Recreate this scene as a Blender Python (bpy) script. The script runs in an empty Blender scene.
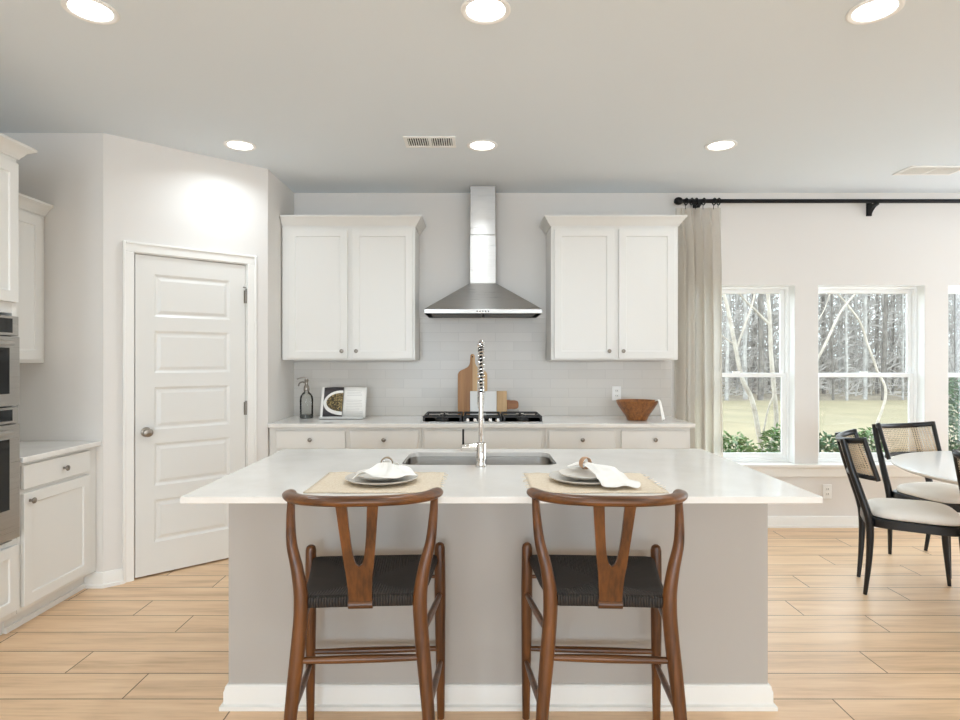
import bpy, bmesh, math, random
from mathutils import Vector, Matrix
random.seed(7)
sc = bpy.context.scene
COL = sc.collection
PI = math.pi
# ---------------------------------------------------------------- camera, sky, exposure
F, CX, HY, EYE = 605.0, 477.0, 360.0, 1.37
cam_d = bpy.data.cameras.new('camera')
cam_d.sensor_width = 36.0
cam_d.lens = F / 960.0 * 36.0
cam_d.shift_x = (480.0 - CX) / 960.0
cam_d.clip_start = 0.05
cam_d.clip_end = 300
cam = bpy.data.objects.new('camera', cam_d)
cam.location = (0, 0, EYE)
cam.rotation_euler = (PI / 2, 0, 0)
COL.objects.link(cam)
sc.camera = cam
sc.view_settings.view_transform = 'Standard'
sc.view_settings.look = 'None'
sc.view_settings.gamma = 1.0
sc.view_settings.use_curve_mapping = False
sc.view_settings.exposure = 0.32
sc.cycles.use_denoising = True
sc.cycles.max_bounces = 12
sc.cycles.diffuse_bounces = 6
sc.cycles.glossy_bounces = 4
sc.cycles.transmission_bounces = 8
sc.cycles.transparent_max_bounces = 12
sc.cycles.sample_clamp_indirect = 4.0
sc.cycles.caustics_reflective = False
sc.cycles.caustics_refractive = False

SKY = (0.86, 0.93, 1.0)
SKY_STRENGTH = 4.0
CAN_W = 3.4            # watts of each ceiling downlight
CAN_COL = (0.82, 0.92, 1.0)
REAR_W = 36.0           # added fill light in each unseen rear opening
REAR_COL = (0.66, 0.84, 1.0)
SIDE_W = 3.0           # added fill light in an unseen side opening
w = bpy.data.worlds.new('sky')
sc.world = w
w.use_nodes = True
bg = w.node_tree.nodes['Background']
bg.inputs[0].default_value = (*SKY, 1)
bg.inputs[1].default_value = SKY_STRENGTH


def area_light(name, loc, rot, sx, sy, watts, color):
    d = bpy.data.lights.new(name, 'AREA')
    d.shape = 'RECTANGLE'
    d.size, d.size_y = sx, sy
    d.energy = watts
    d.color = color
    o = bpy.data.objects.new(name, d)
    o.location = loc
    o.rotation_euler = rot
    COL.objects.link(o)
    return o


REAR_Y, RIGHT_X, LEFT_X, BACK_Y, CEIL = -5.2, 5.6, -2.92, 4.96, 2.74
for i, x in enumerate((-1.2, 1.2, 3.6)):
    area_light('rear_fill_light', (x, REAR_Y - 0.05, 1.35), (PI / 2, 0, 0), 1.7, 1.9, REAR_W * (1.9, 1.0, 0.35)[i], REAR_COL)
area_light('side_fill_light', (RIGHT_X + 0.05, 3.8, 1.35), (PI / 2, 0, PI / 2), 1.7, 1.9, SIDE_W, (0.9, 0.96, 1.0))

# ---------------------------------------------------------------- helpers


def lin(c):
    r = []
    for v in c:
        v /= 255.0
        r.append(v / 12.92 if v <= 0.04045 else ((v + 0.055) / 1.055) ** 2.4)
    return (*r, 1.0)


def px(x, y, Y):
    """World point seen at photo pixel (x, y) at depth Y."""
    return Vector(((x - CX) / F * Y, Y, EYE - (y - HY) / F * Y))


class MB:
    def __init__(self, M=None):
        self.v, self.f, self.M = [], [], M

    def add(self, vs, fs, M=None):
        b = len(self.v)
        for p in vs:
            p = Vector(p)
            if M is not None:
                p = M @ p
            if self.M is not None:
                p = self.M @ p
            self.v.append(p)
        self.f += [tuple(i + b for i in f) for f in fs]
        return self

    def box(self, x0, x1, y0, y1, z0, z1, M=None):
        vs = [(x0, y0, z0), (x1, y0, z0), (x1, y1, z0), (x0, y1, z0), (x0, y0, z1), (x1, y0, z1), (x1, y1, z1), (x0, y1, z1)]
        return self.add(vs, [(3, 2, 1, 0), (4, 5, 6, 7), (0, 1, 5, 4), (1, 2, 6, 5), (2, 3, 7, 6), (3, 0, 4, 7)], M)

    def prism(self, poly, h0, h1, axis='z', M=None):
        n = len(poly)
        def P(a, b, h):
            return {'z': (a, b, h), 'y': (a, h, b), 'x': (h, a, b)}[axis]
        vs = [P(a, b, h0) for a, b in poly] + [P(a, b, h1) for a, b in poly]
        fs = [tuple(range(n))[::-1], tuple(range(n, 2 * n))] + [(i, (i + 1) % n, n + (i + 1) % n, n + i) for i in range(n)]
        return self.add(vs, fs, M)

    def lathe(self, prof, seg=32, c=(0, 0, 0), M=None):
        vs, fs, rings = [], [], []
        for r, z in prof:
            if r < 1e-6:
                rings.append([len(vs)])
                vs.append((c[0], c[1], c[2] + z))
            else:
                s = len(vs)
                for k in range(seg):
                    a = 2 * PI * k / seg
                    vs.append((c[0] + r * math.cos(a), c[1] + r * math.sin(a), c[2] + z))
                rings.append(list(range(s, s + seg)))
        for A, B in zip(rings, rings[1:]):
            for k in range(seg):
                k2 = (k + 1) % seg
                if len(A) == 1 and len(B) == 1:
                    continue
                if len(A) == 1:
                    fs.append((A[0], B[k], B[k2]))
                elif len(B) == 1:
                    fs.append((A[k], B[0], A[k2]))
                else:
                    fs.append((A[k], B[k], B[k2], A[k2]))
        return self.add(vs, fs, M)

    def cyl(self, p0, p1, r0, r1=None, seg=16):
        return self.tube([p0, p1], [r0, r0 if r1 is None else r1], seg)

    def tube(self, pts, rad, seg=12, up=None, flat=1.0, closed=False, cap=True):
        """Sweep an ellipse (rad across 'up', rad*flat along 'up') on a path."""
        pts = [Vector(p) for p in pts]
        n = len(pts)
        if not isinstance(rad, (list, tuple)):
            rad = [rad] * n
        fl = flat if isinstance(flat, (list, tuple)) else [flat] * n
        vs, fs = [], []
        prev = None
        for i in range(n):
            if closed:
                t = pts[(i + 1) % n] - pts[i - 1]
            else:
                t = pts[min(i + 1, n - 1)] - pts[max(i - 1, 0)]
            t.normalize()
            if up is not None:
                U = Vector(up)
            elif prev is None:
                U = Vector((0, 0, 1)) if abs(t.z) < 0.9 else Vector((1, 0, 0))
            else:
                U = prev
            U = (U - t * U.dot(t)).normalized()
            prev = U
            S = t.cross(U)
            for k in range(seg):
                a = 2 * PI * k / seg
                vs.append(pts[i] + S * (rad[i] * math.cos(a)) + U * (rad[i] * fl[i] * math.sin(a)))
        m = n if closed else n - 1
        for i in range(m):
            a, b = i * seg, ((i + 1) % n) * seg
            for k in range(seg):
                k2 = (k + 1) % seg
                fs.append((a + k, a + k2, b + k2, b + k))
        if cap and not closed:
            fs.append(tuple(range(seg))[::-1])
            fs.append(tuple((n - 1) * seg + k for k in range(seg)))
        return self.add(vs, fs)

    def grid(self, fn, nu, nv, cu=False, cv=False, M=None):
        vs = [fn(i / (nu if cu else nu - 1), j / (nv if cv else nv - 1)) for i in range(nu) for j in range(nv)]
        fs = []
        for i in range(nu if cu else nu - 1):
            for j in range(nv if cv else nv - 1):
                a, b = i, (i + 1) % nu
                c, d = j, (j + 1) % nv
                fs.append((a * nv + c, b * nv + c, b * nv + d, a * nv + d))
        return self.add(vs, fs, M)

    def sweep(self, prof, path, closed=False):
        """Sweep a 2D profile (out, up) along horizontal 2D path [(x,y)], mitred; 'out' is right of travel."""
        n, m = len(path), len(prof)
        vs, fs = [], []
        P = [Vector(p) for p in path]
        for i in range(n):
            d0 = (P[i] - P[i - 1]).normalized() if (i > 0 or closed) else (P[1] - P[0]).normalized()
            d1 = (P[(i + 1) % n] - P[i]).normalized() if (i < n - 1 or closed) else d0
            n0, n1 = Vector((d0.y, -d0.x)), Vector((d1.y, -d1.x))
            b = (n0 + n1)
            b = b / max(b.dot(n0), 1e-6) if b.length > 1e-6 else n0
            for o, u in prof:
                vs.append((P[i].x + b.x * o, P[i].y + b.y * o, u))
        for i in range(n if closed else n - 1):
            a, b = i * m, ((i + 1) % n) * m
            for k in range(m):
                k2 = (k + 1) % m
                fs.append((a + k, b + k, b + k2, a + k2))
        if not closed:
            fs += [tuple(range(m))[::-1], tuple((n - 1) * m + k for k in range(m))]
        return self.add(vs, fs)

    def build(self, name, mat, parent=None, loc=None, bevel=0.0, segs=2, smooth=35, sub=0, solid=0.0):
        me = bpy.data.meshes.new(name)
        off = Vector(loc) if loc is not None else Vector((0, 0, 0))
        me.from_pydata([p - off for p in self.v], [], self.f)
        bm = bmesh.new()
        bm.from_mesh(me)
        bmesh.ops.recalc_face_normals(bm, faces=bm.faces)
        bm.to_mesh(me)
        bm.free()
        me.shade_smooth()
        me.set_sharp_from_angle(angle=math.radians(smooth))
        o = bpy.data.objects.new(name, me)
        COL.objects.link(o)
        o.location = off
        me.materials.append(mat)
        if parent is not None:
            o.parent = parent
        if solid:
            md = o.modifiers.new('thick', 'SOLIDIFY')
            md.thickness = solid
            md.offset = 0
        if bevel:
            md = o.modifiers.new('bevel', 'BEVEL')
            md.width = bevel
            md.segments = segs
            md.limit_method = 'ANGLE'
            md.angle_limit = math.radians(40)
        if sub:
            md = o.modifiers.new('sub', 'SUBSURF')
            md.levels = md.render_levels = sub
        return o


def tag(o, label=None, cat=None, group=None, kind=None):
    if label:
        o['label'] = label
    if cat:
        o['category'] = cat
    if group:
        o['group'] = group
    if kind:
        o['kind'] = kind
    return o


def thing(name, label, cat, loc=(0, 0, 0), rotz=0.0, group=None):
    o = bpy.data.objects.new(name, None)
    o.empty_display_size = 0.1
    COL.objects.link(o)
    o.location = loc
    o.rotation_euler = (0, 0, rotz)
    return tag(o, label, cat, group)


def struct(o, label=None):
    o['kind'] = 'structure'
    if label:
        o['label'] = label
    return o


def copy_tree(o, loc=None, rotz=None, label=None, parent=None):
    c = o.copy()
    COL.objects.link(c)
    c.parent = parent
    if loc is not None:
        c.location = loc
    if rotz is not None:
        c.rotation_euler = (0, 0, rotz)
    if label:
        c['label'] = label
    for ch in [x for x in o.children]:
        copy_tree(ch, parent=c)
    return c


def smoothpath(pts, n=8):
    """Catmull-Rom through the points (any dimension tuples)."""
    pts = [Vector(p) for p in pts]
    out = []
    for i in range(len(pts) - 1):
        p0, p1, p2, p3 = pts[max(i - 1, 0)], pts[i], pts[i + 1], pts[min(i + 2, len(pts) - 1)]
        for k in range(n):
            t = k / n
            out.append(0.5 * ((2 * p1) + (p2 - p0) * t + (2 * p0 - 5 * p1 + 4 * p2 - p3) * t * t + (3 * p1 - p0 - 3 * p2 + p3) * t ** 3))
    out.append(pts[-1])
    return out


# ---------------------------------------------------------------- materials
class NT:
    def __init__(self, name):
        self.m = bpy.data.materials.new(name)
        self.m.use_nodes = True
        self.t = self.m.node_tree
        self.b = self.t.nodes['Principled BSDF']
        self.out = self.t.nodes['Material Output']

    def n(self, typ, **kw):
        nd = self.t.nodes.new(typ)
        for k, v in kw.items():
            setattr(nd, k, v)
        return nd

    def put(self, sock, val):
        if isinstance(val, bpy.types.NodeSocket):
            self.t.links.new(val, sock)
        else:
            sock.default_value = val

    def math(self, op, a, b=0.0, c=0.0):
        nd = self.n('ShaderNodeMath', operation=op)
        self.put(nd.inputs[0], a)
        self.put(nd.inputs[1], b)
        self.put(nd.inputs[2], c)
        return nd.outputs[0]

    def mix(self, f, a, b, mode='MIX'):
        nd = self.n('ShaderNodeMix', data_type='RGBA', blend_type=mode)
        self.put(nd.inputs[0], f)
        self.put(nd.inputs[6], a)
        self.put(nd.inputs[7], b)
        return nd.outputs[2]

    def coord(self, kind='Object', scale=(1, 1, 1)):
        tc = self.n('ShaderNodeTexCoord')
        mp = self.n('ShaderNodeMapping')
        mp.inputs['Scale'].default_value = scale
        self.t.links.new(tc.outputs[kind], mp.inputs[0])
        return mp.outputs[0]

    def noise(self, vec, scale, detail=4, rough=0.55):
        nd = self.n('ShaderNodeTexNoise')
        self.put(nd.inputs['Vector'], vec)
        nd.inputs['Scale'].default_value = scale
        nd.inputs['Detail'].default_value = detail
        nd.inputs['Roughness'].default_value = rough
        return nd.outputs[0]

    def ramp(self, f, stops):
        nd = self.n('ShaderNodeValToRGB')
        el = nd.color_ramp.elements
        while len(el) < len(stops):
            el.new(0.5)
        for e, (p, c) in zip(el, stops):
            e.position = p
            e.color = c
        self.put(nd.inputs[0], f)
        return nd.outputs[0]

    def bump(self, h, strength, dist=0.01):
        nd = self.n('ShaderNodeBump')
        nd.inputs['Strength'].default_value = strength
        nd.inputs['Distance'].default_value = dist
        self.put(nd.inputs['Height'], h)
        self.t.links.new(nd.outputs[0], self.b.inputs['Normal'])

    def base(self, v):
        self.put(self.b.inputs['Base Color'], v)

    def rough(self, v):
        self.put(self.b.inputs['Roughness'], v)


def plain(name, rgb, rough=0.5, metal=0.0, bump=0.0, bscale=200.0, var=0.0, spec=None):
    t = NT(name)
    c = lin(rgb)
    co = t.coord('Object')
    if var:
        f = t.noise(co, 6.0, 3)
        t.base(t.mix(f, tuple([v * (1 - var) for v in c[:3]] + [1]), tuple([min(1, v * (1 + var)) for v in c[:3]] + [1])))
    else:
        t.base(c)
    t.rough(rough)
    t.b.inputs['Metallic'].default_value = metal
    if spec is not None:
        t.b.inputs['Specular IOR Level'].default_value = spec
    if bump:
        t.bump(t.noise(co, bscale, 2), bump, 0.002)
    return t.m


def wood(name, dark, light, axis=2, scale=1.0, rough=0.35):
    t = NT(name)
    s = [30 * scale] * 3
    s[axis] = 1.6 * scale
    co = t.coord('Object', s)
    f = t.noise(co, 1.0, 6, 0.6)
    s2 = [120 * scale] * 3
    s2[axis] = 4 * scale
    f2 = t.noise(t.coord('Object', s2), 1.0, 3)
    ff = t.math('ADD', t.math('MULTIPLY', f, 0.75), t.math('MULTIPLY', f2, 0.25))
    t.base(t.ramp(ff, [(0.32, lin(dark)), (0.68, lin(light))]))
    t.rough(rough)
    t.bump(f2, 0.08, 0.001)
    return t.m


M = {}
M['wall'] = plain('wall_paint', (227, 223, 218), 0.75, bump=0.05, bscale=300)
M['ceiling'] = plain('ceiling_paint', (228, 235, 240), 0.9, bump=0.05, bscale=250)
M['white'] = plain('white_satin_paint', (228, 226, 221), 0.35, bump=0.02, bscale=150)
M['trim'] = plain('white_trim_paint', (240, 238, 233), 0.35)
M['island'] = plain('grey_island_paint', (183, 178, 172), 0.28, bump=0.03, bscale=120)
M['vinyl'] = plain('window_vinyl', (250, 251, 250), 0.35)
M['steel'] = None
M['chrome'] = plain('chrome', (215, 213, 210), 0.08, 1.0)
M['nickel'] = plain('satin_nickel', (150, 143, 134), 0.3, 1.0)
M['black_metal'] = plain('black_metal', (24, 24, 25), 0.4, 0.6)
M['black_wood'] = plain('black_lacquer', (20, 21, 23), 0.33, bump=0.03, bscale=60)
M['iron'] = plain('cast_iron', (52, 50, 49), 0.45, 0.3, bump=0.1, bscale=400)
M['black_glass'] = plain('black_glass', (14, 14, 15), 0.06)
M['dark_gap'] = plain('dark_slot', (28, 27, 26), 0.8)
M['plate_white'] = plain('white_plastic', (246, 245, 242), 0.35)
M['walnut'] = wood('walnut', (46, 23, 9), (124, 75, 34), 2, 1.0, 0.34)
M['walnut_x'] = wood('walnut_across', (50, 26, 10), (128, 80, 38), 0, 1.0, 0.3)
M['board_brown'] = wood('acacia', (150, 98, 48), (190, 138, 82), 2, 1.0, 0.45)
M['board_pale'] = wood('maple', (188, 148, 98), (220, 184, 136), 2, 1.0, 0.45)
M['board_handle'] = wood('teak', (128, 76, 36), (170, 112, 62), 0, 1.0, 0.45)
M['marble'] = plain('white_marble', (236, 234, 230), 0.2, var=0.04)
M['ceramic'] = plain('stoneware', (205, 199, 190), 0.3, var=0.06)
M['ceramic_pale'] = plain('pale_stoneware', (220, 214, 205), 0.3, var=0.06)
M['linen'] = plain('white_linen', (245, 242, 236), 0.85, bump=0.15, bscale=500)
M['upholstery'] = plain('cream_upholstery', (238, 233, 225), 0.85, bump=0.1, bscale=500)
M['page'] = plain('paper', (240, 237, 231), 0.7)
M['slate_page'] = plain('slate_print', (74, 70, 72), 0.5, var=0.12)
M['ink'] = plain('grey_ink', (205, 201, 196), 0.8)
M['table_top'] = plain('white_lacquer_top', (240, 239, 237), 0.18)


def steel_mat():
    t = NT('brushed_steel')
    f = t.noise(t.coord('Object', (4, 4, 400)), 1.0, 3)
    t.base(t.mix(f, lin((172, 168, 163)), lin((194, 190, 185))))
    t.rough(t.math('ADD', 0.24, t.math('MULTIPLY', f, 0.10)))
    t.b.inputs['Metallic'].default_value = 1.0
    t.b.inputs['Anisotropic'].default_value = 0.9
    tg = t.n('ShaderNodeCombineXYZ')
    tg.inputs[2].default_value = 1.0
    t.t.links.new(tg.outputs[0], t.b.inputs['Tangent'])
    return t.m


M['steel'] = steel_mat()


def quartz_mat():
    t = NT('white_quartz')
    co = t.coord('Object')
    f = t.noise(co, 3.0, 6, 0.65)
    g = t.noise(co, 160.0, 2)
    c = t.ramp(f, [(0.3, lin((228, 224, 218))), (0.62, lin((240, 237, 232)))])
    t.base(t.mix(t.math('MULTIPLY', g, 0.12), c, lin((200, 195, 188))))
    t.rough(0.10)
    return t.m


M['quartz'] = quartz_mat()


def floor_mat():
    t = NT('oak_plank_floor')
    tc = t.n('ShaderNodeTexCoord')
    sx = t.n('ShaderNodeSeparateXYZ')
    t.t.links.new(tc.outputs['Object'], sx.inputs[0])
    x, y = sx.outputs[0], sx.outputs[1]
    r = t.math('DIVIDE', t.math('SUBTRACT', y, 2.445), 0.2)
    row = t.math('FLOOR', r)
    wn = t.n('ShaderNodeTexWhiteNoise', noise_dimensions='1D')
    t.put(wn.inputs['W'], row)
    u = t.math('DIVIDE', t.math('ADD', t.math('ADD', x, 1.365), t.math('ADD', t.math('MULTIPLY', row, 0.42), t.math('MULTIPLY', wn.outputs[0], 0.12))), 1.2)
    pid = t.math('FLOOR', u)
    fr, fu = t.math('FRACT', r), t.math('FRACT', u)
    gap_r = t.math('LESS_THAN', t.math('MINIMUM', fr, t.math('SUBTRACT', 1.0, fr)), 0.0125)
    gap_u = t.math('LESS_THAN', t.math('MINIMUM', fu, t.math('SUBTRACT', 1.0, fu)), 0.0022)
    gap = t.math('MAXIMUM', gap_r, gap_u)
    cb = t.n('ShaderNodeCombineXYZ')
    t.put(cb.inputs[0], pid)
    t.put(cb.inputs[1], row)
    wn2 = t.n('ShaderNodeTexWhiteNoise', noise_dimensions='2D')
    t.put(wn2.inputs['Vector'], cb.outputs[0])
    rnd = wn2.outputs[0]
    cv = t.n('ShaderNodeCombineXYZ')
    t.put(cv.inputs[0], t.math('MULTIPLY', x, 1.3))
    t.put(cv.inputs[1], t.math('MULTIPLY', y, 14.0))
    t.put(cv.inputs[2], t.math('MULTIPLY', rnd, 37.0))
    grain = t.noise(cv.outputs[0], 1.0, 6, 0.6)
    cv2 = t.n('ShaderNodeCombineXYZ')
    t.put(cv2.inputs[0], t.math('MULTIPLY', x, 4.0))
    t.put(cv2.inputs[1], t.math('MULTIPLY', y, 70.0))
    t.put(cv2.inputs[2], t.math('MULTIPLY', rnd, 19.0))
    fine = t.noise(cv2.outputs[0], 1.0, 4, 0.6)
    g = t.math('ADD', t.math('MULTIPLY', grain, 0.7), t.math('MULTIPLY', fine, 0.3))
    c = t.ramp(g, [(0.28, lin((184, 147, 108))), (0.5, lin((230, 194, 155))), (0.70, lin((246, 216, 180)))])
    c = t.mix(t.math('MULTIPLY', rnd, 0.28), c, lin((242, 210, 172)))
    c = t.mix(gap, c, lin((116, 86, 58)))
    t.base(c)
    t.rough(t.math('ADD', 0.3, t.math('MULTIPLY', fine, 0.15)))
    t.bump(t.math('SUBTRACT', t.math('MULTIPLY', fine, 0.15), gap), 0.25, 0.002)
    return t.m


def tile_mat():
    t = NT('white_subway_tile')
    tc = t.n('ShaderNodeTexCoord')
    sx = t.n('ShaderNodeSeparateXYZ')
    t.t.links.new(tc.outputs['Object'], sx.inputs[0])
    cb = t.n('ShaderNodeCombineXYZ')
    t.put(cb.inputs[0], sx.outputs[0])
    t.put(cb.inputs[1], sx.outputs[2])
    br = t.n('ShaderNodeTexBrick')
    t.put(br.inputs['Vector'], cb.outputs[0])
    br.inputs['Color1'].default_value = lin((217, 212, 205))
    br.inputs['Color2'].default_value = lin((211, 206, 199))
    br.inputs['Mortar'].default_value = lin((202, 197, 190))
    br.inputs['Scale'].default_value = 1.0
    br.inputs['Mortar Size'].default_value = 0.0016
    br.inputs['Brick Width'].default_value = 0.3
    br.inputs['Row Height'].default_value = 0.076
    t.base(br.outputs[0])
    t.b.inputs['Specular IOR Level'].default_value = 0.3
    t.rough(0.22)
    t.bump(t.math('SUBTRACT', t.math('MULTIPLY', t.noise(cb.outputs[0], 9.0, 2), 0.25), br.outputs['Fac']), 0.15, 0.002)
    return t.m


def cord_mat():
    """Black paper cord laid in the four-triangle envelope weave."""
    t = NT('black_paper_cord')
    tc = t.n('ShaderNodeTexCoord')
    sx = t.n('ShaderNodeSeparateXYZ')
    t.t.links.new(tc.outputs['Object'], sx.inputs[0])
    x, y = sx.outputs[0], sx.outputs[1]
    side = t.math('GREATER_THAN', t.math('DIVIDE', t.math('ABSOLUTE', x), 0.21), t.math('DIVIDE', t.math('ABSOLUTE', y), 0.22))
    sel = t.math('ADD', t.math('MULTIPLY', y, side), t.math('MULTIPLY', x, t.math('SUBTRACT', 1.0, side)))
    s = t.math('ABSOLUTE', t.math('SINE', t.math('MULTIPLY', sel, PI / 0.0085)))
    n = t.noise(tc.outputs['Object'], 60.0, 3)
    t.base(t.mix(t.math('MULTIPLY', s, t.math('ADD', 0.5, t.math('MULTIPLY', n, 0.5))), lin((6, 5, 5)), lin((54, 46, 40))))
    t.rough(0.6)
    t.bump(s, 0.8, 0.003)
    return t.m


def cane_mat():
    t = NT('woven_cane')
    tc = t.n('ShaderNodeTexCoord')
    sx = t.n('ShaderNodeSeparateXYZ')
    t.t.links.new(tc.outputs['Object'], sx.inputs[0])
    x, z = sx.outputs[0], sx.outputs[2]
    k = PI / 0.013
    a = t.math('ABSOLUTE', t.math('SINE', t.math('MULTIPLY', x, k)))
    b = t.math('ABSOLUTE', t.math('SINE', t.math('MULTIPLY', z, k)))
    hole = t.math('GREATER_THAN', t.math('MULTIPLY', a, b), 0.42)
    t.base(t.mix(t.noise(tc.outputs['Object'], 40.0, 2), lin((204, 184, 156)), lin((232, 216, 192))))
    t.rough(0.55)
    tr = t.n('ShaderNodeBsdfTransparent')
    mx = t.n('ShaderNodeMixShader')
    t.put(mx.inputs[0], t.math('MULTIPLY', hole, 0.8))
    t.t.links.new(t.b.outputs[0], mx.inputs[1])
    t.t.links.new(tr.outputs[0], mx.inputs[2])
    t.t.links.new(mx.outputs[0], t.out.inputs[0])
    return t.m


def curtain_mat():
    t = NT('sheer_linen')
    co = t.coord('Object', (260, 260, 40))
    n = t.noise(co, 1.0, 3)
    c = t.mix(n, lin((206, 198, 186)), lin((232, 226, 216)))
    t.base(c)
    t.rough(0.9)
    tl = t.n('ShaderNodeBsdfTranslucent')
    t.put(tl.inputs[0], lin((236, 232, 224)))
    m1 = t.n('ShaderNodeMixShader')
    m1.inputs[0].default_value = 0.42
    t.t.links.new(t.b.outputs[0], m1.inputs[1])
    t.t.links.new(tl.outputs[0], m1.inputs[2])
    tr = t.n('ShaderNodeBsdfTransparent')
    m2 = t.n('ShaderNodeMixShader')
    m2.inputs[0].default_value = 0.22
    t.t.links.new(m1.outputs[0], m2.inputs[1])
    t.t.links.new(tr.outputs[0], m2.inputs[2])
    t.t.links.new(m2.outputs[0], t.out.inputs[0])
    return t.m


def pane_mat():
    t = NT('window_glass')
    gl = t.n('ShaderNodeBsdfGlossy')
    gl.inputs['Roughness'].default_value = 0.0
    gl.inputs['Color'].default_value = (1, 1, 1, 1)
    tr = t.n('ShaderNodeBsdfTransparent')
    tr.inputs[0].default_value = (0.95, 0.98, 0.975, 1)
    lw = t.n('ShaderNodeLayerWeight')
    fr = t.math('ADD', 0.035, t.math('MULTIPLY', t.math('POWER', lw.outputs['Facing'], 5.0), 0.9))
    mx = t.n('ShaderNodeMixShader')
    t.put(mx.inputs[0], fr)
    t.t.links.new(tr.outputs[0], mx.inputs[1])
    t.t.links.new(gl.outputs[0], mx.inputs[2])
    t.t.links.new(mx.outputs[0], t.out.inputs[0])
    return t.m


def bottle_mat():
    t = NT('clear_bottle_glass')
    gl = t.n('ShaderNodeBsdfGlossy')
    gl.inputs['Roughness'].default_value = 0.03
    tr = t.n('ShaderNodeBsdfTransparent')
    tr.inputs[0].default_value = (0.9, 0.91, 0.9, 1)
    lw = t.n('ShaderNodeLayerWeight')
    lw.inputs[0].default_value = 0.25
    mx = t.n('ShaderNodeMixShader')
    t.t.links.new(lw.outputs[0], mx.inputs[0])
    t.t.links.new(tr.outputs[0], mx.inputs[1])
    t.t.links.new(gl.outputs[0], mx.inputs[2])
    t.t.links.new(mx.outputs[0], t.out.inputs[0])
    return t.m


def glow_mat():
    t = NT('lit_diffuser')
    e = t.n('ShaderNodeEmission')
    e.inputs[0].default_value = (1.0, 0.97, 0.92, 1)
    e.inputs[1].default_value = 6.0
    t.t.links.new(e.outputs[0], t.out.inputs[0])
    return t.m


def food_mat():
    t = NT('printed_salad')
    co = t.coord('Object')
    v = t.n('ShaderNodeTexVoronoi')
    t.put(v.inputs['Vector'], co)
    v.inputs['Scale'].default_value = 90
    t.base(t.ramp(v.outputs['Distance'], [(0.1, lin((205, 180, 120))), (0.4, lin((110, 92, 52))), (0.8, lin((44, 40, 30)))]))
    t.rough(0.6)
    return t.m


def noise_mat(name, a, b, scale, rough=0.9, bump=0.0):
    t = NT(name)
    co = t.coord('Object')
    f = t.noise(co, scale, 5, 0.65)
    t.base(t.ramp(f, [(0.3, lin(a)), (0.7, lin(b))]))
    t.rough(rough)
    if bump:
        t.bump(f, bump, 0.02)
    return t.m


M['floor'] = floor_mat()
M['tile'] = tile_mat()
M['cord'] = cord_mat()
M['cane'] = cane_mat()
M['curtain'] = curtain_mat()
M['pane'] = pane_mat()
M['bottle'] = bottle_mat()
M['glow'] = glow_mat()
M['food'] = food_mat()
M['placemat'] = noise_mat('woven_straw', (226, 207, 180), (244, 231, 210), 140, 0.85, 0.4)
M['bowl'] = wood('olive_bowl', (96, 54, 22), (172, 112, 58), 2, 1.4, 0.3)
M['lawn'] = noise_mat('winter_lawn', (112, 103, 78), (136, 125, 98), 0.6)
M['litter'] = noise_mat('leaf_litter', (92, 84, 72), (140, 128, 110), 1.2)
M['bark'] = noise_mat('grey_bark', (124, 120, 116), (184, 181, 177), 3.0)
M['bark_dark'] = noise_mat('dark_bark', (76, 72, 68), (128, 122, 116), 3.0)
M['bark_pale'] = noise_mat('pale_bark', (142, 133, 122), (190, 181, 170), 6.0)
M['twig'] = noise_mat('twig', (104, 97, 90), (190, 185, 180), 0.8)
M['leaf'] = noise_mat('shrub_leaf', (52, 84, 44), (118, 146, 86), 8.0, 0.5)
M['leaf2'] = noise_mat('shrub_leaf_dark', (44, 74, 46), (92, 124, 82), 8.0, 0.5)

# ---------------------------------------------------------------- room shell
Y0 = REAR_Y
PA, PB = Vector((-2.255, 3.65)), Vector((-1.50, 4.34))      # ends of the angled pantry wall
b = MB().prism([(LEFT_X - .15, Y0 - .15), (RIGHT_X + .15, Y0 - .15), (RIGHT_X + .15, BACK_Y + .12), (LEFT_X - .15, BACK_Y + .12)], -.12, 0)
struct(b.build('floor', M['floor']), 'light oak plank floor laid across the kitchen')
b = MB().prism([(LEFT_X - .15, Y0 - .15), (RIGHT_X + .15, Y0 - .15), (RIGHT_X + .15, BACK_Y + .15), (LEFT_X - .15, BACK_Y + .15)], CEIL, CEIL + .12)
struct(b.build('ceiling', M['ceiling']), 'flat pale grey ceiling with recessed lights')

WT, WB = 1.985, 0.52                                   # window head and sill heights
WIN = [(1.73, 2.607), (2.796, 3.673), (3.862, 4.739)]
b = MB()
T = .15
xs = LEFT_X - .15
b.box(xs, RIGHT_X, BACK_Y, BACK_Y + T, 0, WB - .0225)
b.box(xs, RIGHT_X, BACK_Y, BACK_Y + T, WT, CEIL)
for x0, x1 in WIN + [(RIGHT_X, 0)]:
    b.box(xs, x0, BACK_Y, BACK_Y + T, WB - .0225 if xs < 0 else WB, WT)
    xs = x1
struct(b.build('wall_back', M['wall']), 'pale grey back wall behind hood and around windows')
b = MB().box(LEFT_X - .15, LEFT_X, Y0, BACK_Y, 0, CEIL)
struct(b.build('wall_left', M['wall']), 'grey wall behind oven and left cabinets')
b = MB().box(LEFT_X, PA.x - .001, 3.65, 3.75, 0, CEIL)
struct(b.build('wall_pantry_side', M['wall']), 'short grey wall beside left counter')
du = (PB - PA).normalized()
WM = Matrix(((du.x, -du.y, 0, PA.x), (du.y, du.x, 0, PA.y), (0, 0, 1, 0), (0, 0, 0, 1)))   # local x along wall, -y into room
LP = (PB - PA).length
D0, D1, DT = .172, .862, 2.032
b = MB(WM).box(0, D0 - .012, 0, .1, 0, CEIL).box(D1 + .012, LP, 0, .1, 0, CEIL).box(D0 - .012, D1 + .012, 0, .1, DT + .012, CEIL)
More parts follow.
